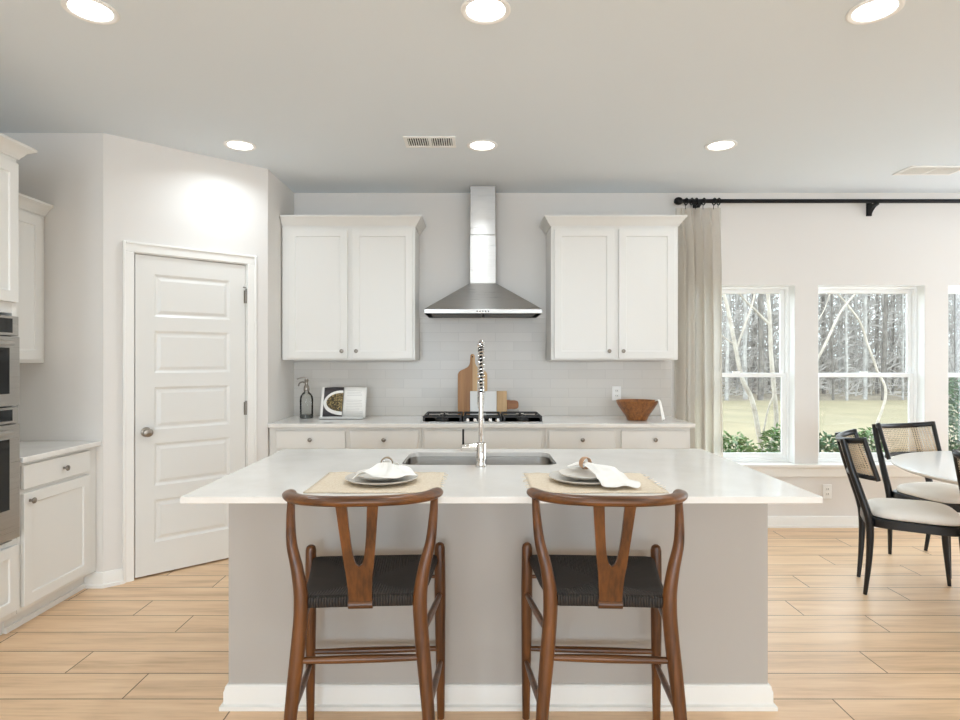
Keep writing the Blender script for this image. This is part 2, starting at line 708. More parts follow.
struct(b.build('wall_pantry', M['wall']), 'angled grey pantry wall around the white door')
b = MB().box(-1.60, -1.50, 4.34, BACK_Y, 0, CEIL)
struct(b.build('wall_pantry_return', M['wall']), 'narrow grey wall between pantry door and back cabinets')
# rear and right walls, unseen, with openings added to let light in
b = MB()
xs = LEFT_X - .15
b.box(xs, RIGHT_X + .15, Y0 - .15, Y0, 0, .4).box(xs, RIGHT_X + .15, Y0 - .15, Y0, 2.3, CEIL)
for x0, x1 in ((-2.05, -.35), (.35, 2.05), (2.75, 4.45), (RIGHT_X + .15, 0)):
    b.box(xs, x0, Y0 - .15, Y0, .4, 2.3)
    xs = x1
struct(b.build('wall_rear', M['wall']))
b = MB()
b.box(RIGHT_X, RIGHT_X + .15, Y0, BACK_Y + T, 0, .4).box(RIGHT_X, RIGHT_X + .15, Y0, BACK_Y + T, 2.3, CEIL)
b.box(RIGHT_X, RIGHT_X + .15, Y0, 2.9, .4, 2.3).box(RIGHT_X, RIGHT_X + .15, 4.7, BACK_Y + T, .4, 2.3)
struct(b.build('wall_right', M['wall']))

# tiled backsplash on the back wall
b = MB()
b.box(-1.499, 1.59, BACK_Y - .010, BACK_Y - .0005, .915, 1.352).box(-.47, .56, BACK_Y - .010, BACK_Y - .0005, 1.3525, 1.714)
struct(b.build('wall_backsplash', M['tile']), 'glossy white subway tile behind the cooktop')

# baseboards
BP = [(0, 0), (.024, 0), (.024, .018), (.014, .022), (.014, .075), (.008, .09), (0, .092)]
def baseboard(name, path):
    return struct(MB().sweep(BP, path).build(name, M['trim']))
baseboard('baseboard_back', [(1.545, BACK_Y - .0005), (RIGHT_X, BACK_Y - .0005)])
nn = Vector((du.y, -du.x))
c0 = PA + du * .108
baseboard('baseboard_pantry', [(-2.36, 3.6495), (PA.x + .0004, 3.6495), (c0.x + nn.x * .0005, c0.y + nn.y * .0005)])
c1 = PA + du * .938
baseboard('baseboard_pantry_return', [(c1.x, c1.y), (PB.x, PB.y)])
baseboard('baseboard_left', [(LEFT_X + .0005, 2.0), (LEFT_X + .0005, Y0)][::-1])
# window stool and apron running under all three windows
b = MB()
b.box(1.64, RIGHT_X, BACK_Y - .045, BACK_Y + T, WB - .022, WB - .0005)
b.box(1.68, RIGHT_X, BACK_Y - .016, BACK_Y - .0005, WB - .105, WB - .0225)
b.box(1.68, RIGHT_X, BACK_Y - .022, BACK_Y - .0165, WB - .035, WB - .0225)
struct(b.build('trim_1', M['trim'], bevel=.004), 'white sill and apron running under the windows')

# windows: white double-hung units set back in the wall
YF = BACK_Y + .085
for i, (x0, x1) in enumerate(WIN):
    r = thing('window_%d' % (i + 1), ['white double-hung window beside the curtain', 'white double-hung window behind the cane-back chairs', 'white double-hung window at right edge of the photo'][i], 'window', ((x0 + x1) / 2, YF, WB))
    struct(r)
    w2, h = (x1 - x0) / 2, WT - WB
    fr = .028
    b = MB()
    b.box(-w2, -w2 + fr, 0, .06, .0, h).box(w2 - fr, w2, 0, .06, .0, h).box(-w2 + fr, w2 - fr, 0, .06, h - fr, h).box(-w2 + fr, w2 - fr, 0, .06, 0, .03)
    b.build('window_frame', M['vinyl'], r, bevel=.003)
    q = MB().box(-w2 + .0005, -w2 + .004, -.083, -.0005, 0, h - .0005).box(w2 - .004, w2 - .0005, -.083, -.0005, 0, h - .0005).box(-w2 + .004, w2 - .004, -.083, -.0005, h - .004, h - .0005)
    q.build('brightened_reveal', M['vinyl'], r)  # white lining added so the reveals look brightened by daylight
    mid = .72
    def sash(nm, ya, yb, za, zb, rail_b, rail_t, st=.034):
        a = w2 - fr
        q = MB()
        q.box(-a, -a + st, ya, yb, za, zb).box(a - st, a, ya, yb, za, zb)
        q.box(-a + st, a - st, ya, yb, za, za + rail_b).box(-a + st, a - st, ya, yb, zb - rail_t, zb)
        s = q.build(nm, M['vinyl'], r, bevel=.003)
        g = MB().box(-a + st - .004, a - st + .004, (ya + yb) / 2 - .002, (ya + yb) / 2 + .002, za + rail_b - .004, zb - rail_t + .004)
        g.build('pane', M['pane'], s)
        return s
    s = sash('lower_sash', .006, .028, .03, mid + .02, .045, .034)
    MB().box(-.03, .03, .008, .024, mid + .0205, mid + .034).build('sash_lock', M['vinyl'], s)
    sash('upper_sash', .031, .053, mid - .012, h - fr, .034, .03)

# pantry door, casing
b = MB(WM)
cw = .064
def casing_leg(x0, x1, z0, z1):
    b.box(x0, x1, -.018, -.0005, z0, z1)
CI = .008
b.box(D0 - CI - cw, D0 - CI, -.016, -.0005, 0, DT + CI).box(D1 + CI, D1 + CI + cw, -.016, -.0005, 0, DT + CI)
b.box(D0 - CI - cw, D1 + CI + cw, -.016, -.0005, DT + CI, DT + CI + cw)
b.box(D0 - CI - cw, D0 - CI - cw + .016, -.024, -.016, 0, DT + CI + cw).box(D1 + CI + cw - .016, D1 + CI + cw, -.024, -.016, 0, DT + CI + cw)
b.box(D0 - CI - cw + .016, D1 + CI + cw - .016, -.024, -.016, DT + CI + cw - .016, DT + CI + cw)
b.box(D0 - .012, D0 - .003, -.0005, .1, 0, DT + .012).box(D1 + .003, D1 + .012, -.0005, .1, 0, DT + .012).box(D0 - .003, D1 + .003, -.0005, .1, DT + .003, DT + .012)
struct(b.build('trim_2', M['trim'], bevel=.004), 'white moulded casing around the pantry door')
th = math.atan2(du.y, du.x)
door = thing('door_1', 'white five-panel pantry door with round knob', 'door', (PA.x + du.x * D0, PA.y + du.y * D0, .012), th)
struct(door)
DW, DH = D1 - D0, DT - .014
st, topr, botr, midr = .108, .115, .2, .088
ph = (DH - topr - botr - 4 * midr) / 5
b = MB()
b.box(.001, DW - .001, .012, .038, 0, DH)
b.box(.001, st, .002, .012, 0, DH).box(DW - st, DW - .001, .002, .012, 0, DH)
z = 0
zs = []
b.box(st, DW - st, .002, .012, 0, botr)
z = botr
for k in range(5):
    zs.append((z, z + ph))
    z += ph
    b.box(st, DW - st, .002, .012, z, z + (midr if k < 4 else topr))
    z += midr
slab = b.build('door_slab', M['white'], door)
for z0, z1 in zs:
    q = MB()
    a0, a1 = st, DW - st
    # sloped moulding in, flat field raised
    rings = [(a0, a1, z0, z1, .002), (a0 + .014, a1 - .014, z0 + .014, z1 - .014, .0115), (a0 + .022, a1 - .022, z0 + .022, z1 - .022, .0115), (a0 + .04, a1 - .04, z0 + .04, z1 - .04, .004)]
    vs, fs = [], []
    for (p, r_, s_, t_, d) in rings:
        vs += [(p, d, s_), (r_, d, s_), (r_, d, t_), (p, d, t_)]
    for k in range(3):
        for e in range(4):
            fs.append((k * 4 + e, k * 4 + (e + 1) % 4, k * 4 + 4 + (e + 1) % 4, k * 4 + 4 + e))
    fs.append((12, 13, 14, 15))
    q.add(vs, fs)
    q.build('raised_panel', M['white'], door, smooth=10)
kx, kz = .062, .905
b = MB()
RM = Matrix.Translation((kx, .002, kz)) @ Matrix.Rotation(PI / 2, 4, 'X')
b.lathe([(0, 0), (.031, 0), (.031, .006), (.012, .010), (.011, .03), (.02, .036), (.0275, .048), (.026, .06), (.016, .066), (0, .067)], 24, M=RM)
tag(b.build('knob', M['nickel'], door), 'round satin nickel knob')
for hz in (.22, 1.02, 1.80):
    q = MB()
    q.cyl((DW + .002, -.004, hz - .045), (DW + .002, -.004, hz + .045), .0065).cyl((DW + .002, -.004, hz + .045), (DW + .002, -.004, hz + .052), .009, .005)
    q.box(DW - .012, DW + .001, -.0005, .0018, hz - .045, hz + .045)
    q.build('hinge', M['nickel'], door)
q = MB().tube([(DW + .002, -.008, 1.86), (DW - .03, -.045, 1.86), (DW - .035, -.05, 1.86)], .004, 8)
q.build('hinge_stop', M['nickel'], door)

# ---------------------------------------------------------------- cabinets


def shaker(q, x0, x1, z0, z1, yf, t=.02, fw=.055, rec=.008):
    """Shaker panel: front face at yf (facing -y), thickness t."""
    rings = [(x0, x1, z0, z1, yf + t), (x0, x1, z0, z1, yf), (x0 + fw, x1 - fw, z0 + fw, z1 - fw, yf), (x0 + fw + .003, x1 - fw - .003, z0 + fw + .003, z1 - fw - .003, yf + rec)]
    vs, fs = [], []
    for (p, r_, s_, t_, d) in rings:
        vs += [(p, d, s_), (r_, d, s_), (r_, d, t_), (p, d, t_)]
    for k in range(3):
        for e in range(4):
            fs.append((k * 4 + e, k * 4 + (e + 1) % 4, k * 4 + 4 + (e + 1) % 4, k * 4 + 4 + e))
    fs += [(12, 13, 14, 15), (3, 2, 1, 0)]
    return q.add(vs, fs)


def knob(x, z, yf, parent):
    R = Matrix.Translation((x, yf, z)) @ Matrix.Rotation(PI / 2, 4, 'X')
    q = MB().lathe([(0, 0), (.008, 0), (.0065, .004), (.006, .012), (.012, .017), (.0155, .022), (.0145, .027), (.008, .03), (0, .0305)], 20, M=R)
    return tag(q.build('knob', M['nickel'], parent), 'small satin nickel knob')


def door_part(parent, x0, x1, z0, z1, yf, kn=None, name='door'):
    d = shaker(MB(), x0, x1, z0, z1, yf).build(name, M['white'], parent, bevel=.002)
    if kn:
        knob(kn[0], kn[1], yf, d)
    return d


def flat_drawer(parent, x0, x1, z0, z1, yf, kn=None):
    d = MB().box(x0, x1, yf, yf + .02, z0, z1).build('drawer', M['white'], parent, bevel=.003)
    if kn:
        knob(kn[0], kn[1], yf, d)
    return d


def crown(q_path, z0, z1, parent, out=.055):
    prof = [(0, z0), (.008, z0), (.012, z0 + .01), (.02, z0 + .018), (.03, z0 + .035), (out - .006, z1 - .016), (out, z1 - .012), (out, z1), (0, z1)]
    MB().sweep(prof, q_path).build('crown_moulding', M['white'], parent)


def wall_cabinet(label, X0, X1, doors, knobs, left_ret, right_ret):
    r = thing('wall_cabinet', label, 'cabinet', ((X0 + X1) / 2, BACK_Y - .0015, 1.37), 0)
    c = (X0 + X1) / 2
    w2 = (X1 - X0) / 2
    d = .325
    MB().box(-w2, w2, -d, 0, .0, 1.03).build('carcass', M['white'], r, bevel=.002)
    for (a, e), kx_ in zip(doors, knobs):
        door_part(r, a - c, e - c, .012, 1.0, -d - .0205, (kx_ - c, .068))
    path = [(w2, 0), (w2, -d), (-w2, -d), (-w2, 0)]
    if not left_ret:
        path = path[:3]
    crown(path[::-1], 1.025, 1.098, r)
    return r


ky = 4.61
def PX(x, Y):
    return (x - CX) / F * Y
wall_cabinet('white shaker wall cabinet left of the range hood', -1.492, -.474, [(PX(288, ky), PX(347.3, ky)), (PX(352, ky), PX(412.5, ky))], [PX(342, ky), PX(356.5, ky)], False, True)
wall_cabinet('white shaker wall cabinet right of the range hood', .566, 1.538, [(PX(554.5, ky), PX(614.3, ky)), (PX(619, ky), PX(675, ky))], [PX(609, ky), PX(623, ky)], True, True)


def base_cabinet(label, X0, X1, fronts, mid=True):
    r = thing('base_cabinet', label, 'cabinet', ((X0 + X1) / 2, BACK_Y - .002, 0))
    c, w2, d = (X0 + X1) / 2, (X1 - X0) / 2, .605
    MB().box(-w2, w2, -d, 0, .1, .885).box(-w2, w2, -d + .07, 0, 0.0005, .1).build('carcass', M['white'], r, bevel=.002)
    for a, e, kn in fronts:
        a, e = a - c, e - c
        flat_drawer(r, a, e, .735, .862, -d - .0205, ((a + e) / 2, .8) if kn else None)
    if len(fronts) == 2:
        for s_, (a, e, kn) in enumerate(fronts):
            a, e = a - c, e - c
            door_part(r, a, e, .125, .715, -d - .0205, ((e - .03) if s_ == 0 else (a + .03), .66))
    else:
        a, e = fronts[0][0] - c, fronts[0][1] - c
        for z0, z1 in ((.125, .41), (.43, .715)):
            dd = shaker(MB(), a, e, z0, z1, -d - .0205).build('drawer', M['white'], r, bevel=.002)
            knob(-.2, (z0 + z1) / 2, -d - .0205, dd)
            knob(.2, (z0 + z1) / 2, -d - .0205, dd)
    return r


by = 4.333
base_cabinet('white two-drawer base cabinet against the pantry wall', -1.494, PX(421, by), [(PX(276, by), PX(345, by), True), (PX(350, by), PX(418, by), True)])
base_cabinet('white base cabinet with plain wide front under the cooktop', PX(421.2, by), PX(545.3, by), [(PX(424, by), PX(541.5, by), False)])
base_cabinet('white two-drawer base cabinet under the wooden bowl', PX(545.5, by), PX(691, by), [(PX(549, by), PX(615.5, by), True), (PX(621.5, by), PX(688, by), True)])
b = MB().box(-1.498, PX(695.5, 4.32), 4.32, BACK_Y - .0015, .8865, .914)
tag(b.build('countertop', M['quartz'], loc=(0, 4.64, .8865), bevel=.003), 'white quartz countertop along back wall under cooktop', 'countertop')

# left run: local x runs away from the camera, fronts face the room
FX = -2.30
def left_thing(name, label, cat, y0, y1, xback=LEFT_X + .0015):
    return thing(name, label, cat, (xback, (y0 + y1) / 2, 0), PI / 2)
r = left_thing('oven_cabinet', 'tall white cabinet holding the microwave and oven', 'cabinet', 2.2, 3.02)
d, w2 = LEFT_X * -1 + FX, .41
b = MB()
b.box(-w2, -w2 + .035, -d, 0, .1, 2.385).box(w2 - .03, w2, -d, 0, .1, 2.385)
b.box(-w2 + .035, w2 - .03, -d, 0, .1, .478).box(-w2 + .035, w2 - .03, -d, 0, 1.60, 2.385).box(-w2 + .035, w2 - .03, -.03, 0, .478, 1.60)
b.box(-w2, w2, -d + .07, 0, .0005, .1)
b.build('carcass', M['white'], r, bevel=.002)
door_part(r, -w2 + .015, -.002, 1.655, 2.345, -d - .0205, (-.04, 1.72))
door_part(r, .002, w2 - .012, 1.655, 2.345, -d - .0205, (.04, 1.72))
dd = shaker(MB(), -w2 + .015, w2 - .012, .13, .455, -d - .0205).build('drawer', M['white'], r, bevel=.002)
knob(-.15, .3, -d - .0205, dd)
knob(.15, .3, -d - .0205, dd)
crown([(-w2, 0), (-w2, -d), (w2, -d), (w2, -.37)], 2.372, 2.437, r, .06)

def oven_thing(name, label, z0, z1, ctrl, wz):
    q = left_thing(name, label, 'oven', 2.2, 3.02)
    a = w2 - .031
    a0 = -w2 + .036
    MB().box(a0 + .002, a - .002, -d + .002, -.05, z0 + .004, z1 - .004).build('oven_body', M['iron'], q)
    zc = z1 - ctrl
    MB().box(a0 - .012, a + .016, -d - .022, -d - .001, zc + .004, z1).build('control_panel', M['steel'], q, bevel=.002)
    MB().box(a0 + .02, a - .025, -d - .0235, -d - .0222, zc + .018, z1 - .012).build('display', M['black_glass'], q)
    dr = MB().box(a0 - .012, a + .016, -d - .028, -d - .001, z0, zc).build('oven_door', M['steel'], q, bevel=.003)
    MB().box(a0 + .045, a - .052, -d - .0295, -d - .0282, z0 + wz[0], zc - wz[1]).build('door_glass', M['black_glass'], dr)
    hz = zc - .035
    h = MB().cyl((a0 + .05, -d - .052, hz), (a - .06, -d - .052, hz), .011)
    h.cyl((a0 + .06, -d - .052, hz), (a0 + .06, -d - .027, hz), .008).cyl((a - .06, -d - .052, hz), (a - .06, -d - .027, hz), .008)
    h.build('handle', M['steel'], dr)
    return q
oven_thing('microwave_oven', 'built-in steel microwave above the larger oven', 1.146, 1.585, .10, (.06, .055))
oven_thing('wall_oven', 'built-in steel wall oven below the microwave', .492, 1.14, .085, (.15, .07))

r = left_thing('wall_cabinet', 'narrow white wall cabinet between oven cabinet and pantry corner', 'cabinet', 3.022, 3.648)
w2, dw = .313, .31
MB().box(-w2, w2, -dw, 0, 1.352, 2.24).build('carcass', M['white'], r, bevel=.002)
door_part(r, -w2 + .012, w2 - .045, 1.37, 2.215, -dw - .0205, (-w2 + .05, 1.43))
crown([(-w2, -dw), (w2, -dw)], 2.235, 2.302, r)
r = left_thing('base_cabinet', 'narrow white base cabinet with one drawer beside oven', 'cabinet', 3.022, 3.648)
MB().box(-w2, w2, -d, 0, .1, .854).box(-w2, w2, -d + .065, 0, .0005, .1).box(-w2, w2, -d + .052, -d + .0645, .0005, .03).build('carcass', M['white'], r, bevel=.002)
flat_drawer(r, -w2 + .022, w2 - .085, .715, .838, -d - .0205, (.0, .775))
door_part(r, -w2 + .022, w2 - .085, .125, .695, -d - .0205, (-w2 + .06, .655))
b = MB().box(LEFT_X + .0015, FX + .036, 3.021, 3.6485, .855, .883)
tag(b.build('countertop', M['quartz'], loc=(-2.6, 3.33, .855), bevel=.003), 'short white quartz countertop beside the oven cabinet', 'countertop')

# ---------------------------------------------------------------- range hood
HX = .046
r = thing('range_hood', 'stainless steel chimney range hood over the cooktop', 'range hood', (HX, BACK_Y - .011, 1.7145))
b = MB()
hw, hd = .437, .48
b.box(-hw, hw, -hd, 0, 0, .032)
cw2, cd0, cd1, cz = .106, -.195, 0, .258
vs = [(-hw, -hd, .032), (hw, -hd, .032), (hw, 0, .032), (-hw, 0, .032), (-cw2, cd0, cz), (cw2, cd0, cz), (cw2, 0, cz), (-cw2, 0, cz)]
b.add(vs, [(0, 1, 5, 4), (1, 2, 6, 5), (2, 3, 7, 6), (3, 0, 4, 7), (4, 5, 6, 7), (3, 2, 1, 0)])
b.build('canopy', M['steel'], r, bevel=.002, smooth=20)
MB().box(-.103, .103, cd0 + .003, -.002, cz - .002, .64).build('chimney', M['steel'], r, bevel=.003)
MB().box(-.1, .1, cd0 + .006, -.002, .6405, CEIL - 1.7155).build('upper_chimney', M['steel'], r, bevel=.003)
q = MB()
for k in range(5):
    q.lathe([(0, 0), (.005, 0), (.005, .002), (0, .002)], 10, M=Matrix.Translation((-.045 + .021 * k, -hd - .0003, .016)) @ Matrix.Rotation(PI / 2, 4, 'X'))
q.build('button_row', M['black_glass'], r)
for k in (-1, 1):
    MB().box(k * .2 - .19, k * .2 + .19, -hd + .05, -.06, -.004, -.0003).build('grease_filter', M['iron'], r)

# ---------------------------------------------------------------- island
IX0, IX1, IY0, IY1 = -.99, 1.1535, 2.017, 3.11
r = thing('kitchen_island', 'grey-painted island base behind the two wooden stools', 'kitchen island', (.085, 2.72, 0))
ox, oy = .085, 2.72
bx0, bx1, by0, by1 = -.979, 1.146, 2.385, 3.06
b = MB()
for (x0, x1, y0, y1) in ((bx0, bx1, by0, by0 + .06), (bx0, bx0 + .04, by0 + .06, by1), (bx1 - .04, bx1, by0 + .06, by1), (bx0 + .04, bx1 - .04, by1 - .04, by1)):
    b.box(x0 - ox, x1 - ox, y0 - oy, y1 - oy, .0005, .8905)
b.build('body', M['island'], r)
IBP = [(0, .0005), (.027, .0005), (.027, .016), (.015, .021), (.015, .068), (.011, .078), (.011, .086), (.006, .093), (0, .094)]
b = MB().sweep(IBP, [(bx1 - ox, by1 - oy), (bx1 - ox, by0 - oy), (bx0 - ox, by0 - oy), (bx0 - ox, by1 - oy)][::-1])
b.build('baseboard', M['trim'], r)
# worktop with a rounded sink cut-out
SX0, SX1, SY0, SY1, SR = -.331, .352, 2.63, 2.998, .055
def rrect(x0, x1, y0, y1, rad, n=6):
    pts = []
    for cx_, cy_, a0 in ((x1 - rad, y1 - rad, 0), (x0 + rad, y1 - rad, PI / 2), (x0 + rad, y0 + rad, PI), (x1 - rad, y0 + rad, 1.5 * PI)):
        for k in range(n + 1):
            a = a0 + PI / 2 * k / n
            pts.append((cx_ + rad * math.cos(a), cy_ + rad * math.sin(a)))
    return pts
hole = rrect(SX0, SX1, SY0, SY1, SR)
N = len(hole)
# matching points on the outer rectangle, by ray from the sink centre
def outer_pt(p, c, rect):
    dx, dy = p[0] - c[0], p[1] - c[1]
    ts = []
    if dx > 0: ts.append((rect[1] - c[0]) / dx)
    if dx < 0: ts.append((rect[0] - c[0]) / dx)
    if dy > 0: ts.append((rect[3] - c[1]) / dy)
    if dy < 0: ts.append((rect[2] - c[1]) / dy)
    t = min(ts)
    return (c[0] + dx * t, c[1] + dy * t)
cc = ((SX0 + SX1) / 2, (SY0 + SY1) / 2)
out = [list(outer_pt(p, cc, (IX0, IX1, IY0, IY1))) for p in hole]
for cxn in ((IX0, IY0), (IX0, IY1), (IX1, IY0), (IX1, IY1)):
    k = min(range(N), key=lambda i: (out[i][0] - cxn[0]) ** 2 + (out[i][1] - cxn[1]) ** 2)
    out[k] = list(cxn)
ZT, ZB = .914, .891
vs = [(x, y, ZT) for x, y in hole] + [(x, y, ZT) for x, y in out] + [(x, y, ZB) for x, y in hole] + [(x, y, ZB) for x, y in out]
fs = []
for i in range(N):
    j = (i + 1) % N
    fs += [(i, j, N + j, N + i), (2 * N + i, 3 * N + i, 3 * N + j, 2 * N + j), (i, 2 * N + i, 2 * N + j, j), (N + i, N + j, 3 * N + j, 3 * N + i)]
tag(MB().add(vs, fs).build('island_countertop', M['quartz'], loc=(.08, 2.56, ZB), bevel=.002, smooth=30), 'white quartz island top with sink and two place settings', 'countertop')
# undermount sink
r = thing('sink', 'stainless undermount sink set into the island top', 'sink', (cc[0], cc[1], ZB - .22))
b = MB()
def ring(inset, z, rad):
    return [(x - cc[0], y - cc[1], z) for x, y in rrect(SX0 - .004 + inset, SX1 + .004 - inset, SY0 - .004 + inset, SY1 + .004 - inset, rad)]
levels = [ring(-.018, .2195, .07), ring(0, .2195, .055), ring(.006, .04, .05), ring(.03, .012, .05), ring(.05, .01, .05)]
vs = [p for l in levels for p in l]
fs = []
for k in range(len(levels) - 1):
    for i in range(N):
        j = (i + 1) % N
        fs.append((k * N + i, k * N + j, (k + 1) * N + j, (k + 1) * N + i))
fs.append(tuple((len(levels) - 1) * N + i for i in range(N)))
b.add(vs, fs)
b.build('basin', M['steel'], r)
MB().lathe([(0, .016), (.03, .016), (.042, .0145), (.042, .0105), (0, .0105)], 24).build('drain', M['chrome'], r)

# spring faucet standing on the seating side of the sink
r = thing('faucet', 'tall chrome spring faucet standing in front of the sink', 'faucet', (.017, 2.585, ZT + .0005))
MB().lathe([(0, 0), (.026, 0), (.026, .004), (.0215, .006), (.0215, .1), (.019, .104), (.0115, .106), (0, .106)], 28).build('faucet_body', M['chrome'], r)
MB().cyl((0, 0, .104), (0, 0, .318), .0105, seg=20).build('pole', M['chrome'], r)
b = MB().cyl((-.018, 0, .083), (-.080, 0, .083), .016, seg=20).cyl((-.0802, 0, .083), (-.085, 0, .083), .016, .012, seg=20)
hd_ = b.build('handle', M['chrome'], r)
tag(MB().cyl((-.076, 0, .094), (-.076, -.004, .160), .0046, .0042, seg=10).build('lever', M['black_metal'], hd_), 'thin dark lever rod')
arch = [(0, 0, .318), (0, 0, .42), (0, .012, .475), (0, .045, .515), (0, .095, .53), (0, .145, .515), (0, .178, .475), (0, .19, .42), (0, .19, .36)]
ap = smoothpath(arch, 14)
MB().tube(ap, .0065, 10).build('hose', M['black_metal'], r)
# coil wound round the arch
L = [0]
for p, q in zip(ap, ap[1:]):
    L.append(L[-1] + (q - p).length)
pts = []
pitch, nst = .0145, 14
total = L[-1] - .02
idx = 0
for s_ in range(int(total / pitch * nst)):
    s = s_ / nst * pitch
    while L[idx + 1] < s:
        idx += 1
    f = (s - L[idx]) / (L[idx + 1] - L[idx])
    p = ap[idx].lerp(ap[idx + 1], f)
    t = (ap[idx + 1] - ap[idx]).normalized()
    U = Vector((1, 0, 0))
    V = t.cross(U)
    a = 2 * PI * s_ / nst
    pts.append(p + U * (.0122 * math.cos(a)) + V * (.0122 * math.sin(a)))
MB().tube(pts, .0034, 6).build('spring', M['chrome'], r)
MB().lathe([(0, .0), (.0135, 0), (.0135, .012), (.016, .02), (.016, .12), (.011, .13), (0, .13)], 24, c=(0, .19, .235)).build('spray_head', M['chrome'], r)
MB().cyl((0, 0, .29), (0, .175, .29), .006).build('holder_arm', M['chrome'], r)

# ---------------------------------------------------------------- things on the island
def placemat(label, x0, x1, y0, y1, frayed):
    r = thing('placemat', label, 'placemat', ((x0 + x1) / 2, (y0 + y1) / 2, ZT + .0006), 0, 'straw placemats on the island')
    w2, h2 = (x1 - x0) / 2, (y1 - y0) / 2
    rnd = random.Random(3 + int(frayed))
    nx = 24
    def top(u, v):
        x, y = -w2 + 2 * w2 * u, -h2 + 2 * h2 * v
        wob = .003 * math.sin(9 * u + 3 * v)
        return (x + wob, y + .002 * math.sin(13 * u), .0022 + .0012 * math.sin(40 * u) * math.sin(36 * v))
    b = MB().grid(top, nx, 18)
    b.build('mat', M['placemat'], r, solid=.003)
    for k in range(16):
        y = -h2 + .01 + (2 * h2 - .02) * rnd.random()
        for s_ in ((1,) if not frayed else (1, -1)):
            x = s_ * (w2 - .003)
            MB().tube([(x, y, .0022), (x + s_ * (.006 + .014 * rnd.random()), y + .008 * (rnd.random() - .5), .002 + .004 * rnd.random())], .001, 5).build('fringe_thread', M['placemat'], r)
    return r
placemat('straw placemat on island in front of the left stool', -.595, -.13, 2.068, 2.44, False)
placemat('straw placemat on island in front of the right stool', .187, .655, 2.068, 2.42, True)

def plate(nm, label, x, y, z, rad, mat):
    b = MB().lathe([(0, 0), (rad * .6, 0), (rad * .66, .003), (rad * .93, .011), (rad, .0165), (rad * .995, .019), (rad * .92, .0155), (rad * .7, .0075), (rad * .62, .0055), (0, .005)], 56)
    o = b.build(nm, mat, smooth=60)
    o.location = (x, y, z)
    return tag(o, label, 'plate', 'stoneware plates on the island')
zp = ZT + .0064
P1, P2 = (-.353, 2.245), (.402, 2.255)
plate('dinner_plate', 'larger grey stoneware plate on left placemat', P1[0], P1[1], zp, .134, M['ceramic'])
plate('salad_plate', 'smaller pale plate under napkin at left setting', P1[0] + .003, P1[1] + .006, zp + .0125, .102, M['ceramic_pale'])
plate('dinner_plate', 'larger grey stoneware plate on right placemat', P2[0], P2[1], zp, .134, M['ceramic'])
plate('salad_plate', 'smaller pale plate under napkin at right setting', P2[0] + .006, P2[1] + .004, zp + .0125, .102, M['ceramic_pale'])

def napkin(label, x, y, ang, length, spread, seed, pc):
    """Cloth pulled through a ring and fanned out over the plates; local -y is where the fan falls."""
    o = thing('napkin', label, 'napkin', (x, y, zp), ang, 'napkins on the plates')
    rnd = random.Random(seed)
    ph = [rnd.random() * 6 for _ in range(4)]
    ca, sa = math.cos(ang), math.sin(ang)
    def rest(lx, ly):
        r_ = math.hypot(x + ca * lx - sa * ly - pc[0], y + sa * lx + ca * ly - pc[1])
        pts = [(0, .034), (.112, .034), (.128, .0235), (.142, .0225), (.165, .004), (9, .004)]
        for (a, h0), (e, h1) in zip(pts, pts[1:]):
            if a <= r_ <= e:
                return h0 + (h1 - h0) * (r_ - a) / (e - a)
        return .004
    def fan(s, t, length, spread):
        wid = .0125 + spread * (t ** .8)
        yy = -length * t * (1 - .30 * abs(s) ** 1.6 * t) + .014 * math.sin(5 * s + ph[0]) * t
        xx = s * wid + .01 * math.sin(4 * t + ph[3]) * t
        fold = .5 + .5 * math.sin(4.6 * PI * s * .5 + ph[1] + 1.2 * t) + .45 * math.sin(8.4 * s + ph[2] + 3 * t)
        k = min(1, t * 2.2)
        lift = .0235 * (1 - t) ** 1.4
        z = rest(xx, yy) + .002 + lift + (.018 * (1 - .35 * t)) * max(0, fold) * k + (1 - k) * (.009 * (1 - abs(s)) - .004)
        return (xx, yy, z)
    MB().grid(lambda u, v: fan((u - .5) * 2, v, length, spread), 44, 28).build('fan', M['linen'], o, solid=.0022, sub=1)
    def tail(u, v):
        p = fan((u - .5) * 2, v, .06, .035)
        return (p[0], .004 - p[1], p[2])
    MB().grid(tail, 20, 10).build('tail', M['linen'], o, solid=.0022, sub=1)
    return o
zr = zp + .0335 + .0245
def napkin_ring(label, x, y, z, ang, tilt, mat):
    q = MB()
    R = Matrix.Rotation(PI / 2 + tilt, 4, 'X')
    prof = [(.0200, -.009), (.0222, -.011), (.0242, 0), (.0222, .011), (.0200, .009), (.0188, 0), (.0200, -.009)]
    q.lathe(prof, 32, M=R)
    o = q.build('napkin_ring', mat)
    o.location = (x, y, z)
    o.rotation_euler = (0, 0, ang)
    return tag(o, label, 'napkin ring', 'napkin rings on the place settings')
M['ring'] = plain('horn_ring', (148, 128, 102), 0.35, var=0.2)
M['ring2'] = plain('tan_ring', (182, 142, 108), 0.45, var=0.15)
napkin('white linen napkin on the left plates, falling toward camera', -.343, 2.300, math.radians(6), .17, .105, 5, P1)
napkin_ring('dark banded napkin ring upright at left setting', -.343, 2.302, zr, math.radians(6), .1, M['ring'])
napkin('white linen napkin on the right plates, falling to right', .412, 2.300, math.radians(30), .25, .075, 11, P2)
napkin_ring('tan napkin ring upright at right setting', .412, 2.302, zr, math.radians(30), .1, M['ring2'])

# ---------------------------------------------------------------- stools


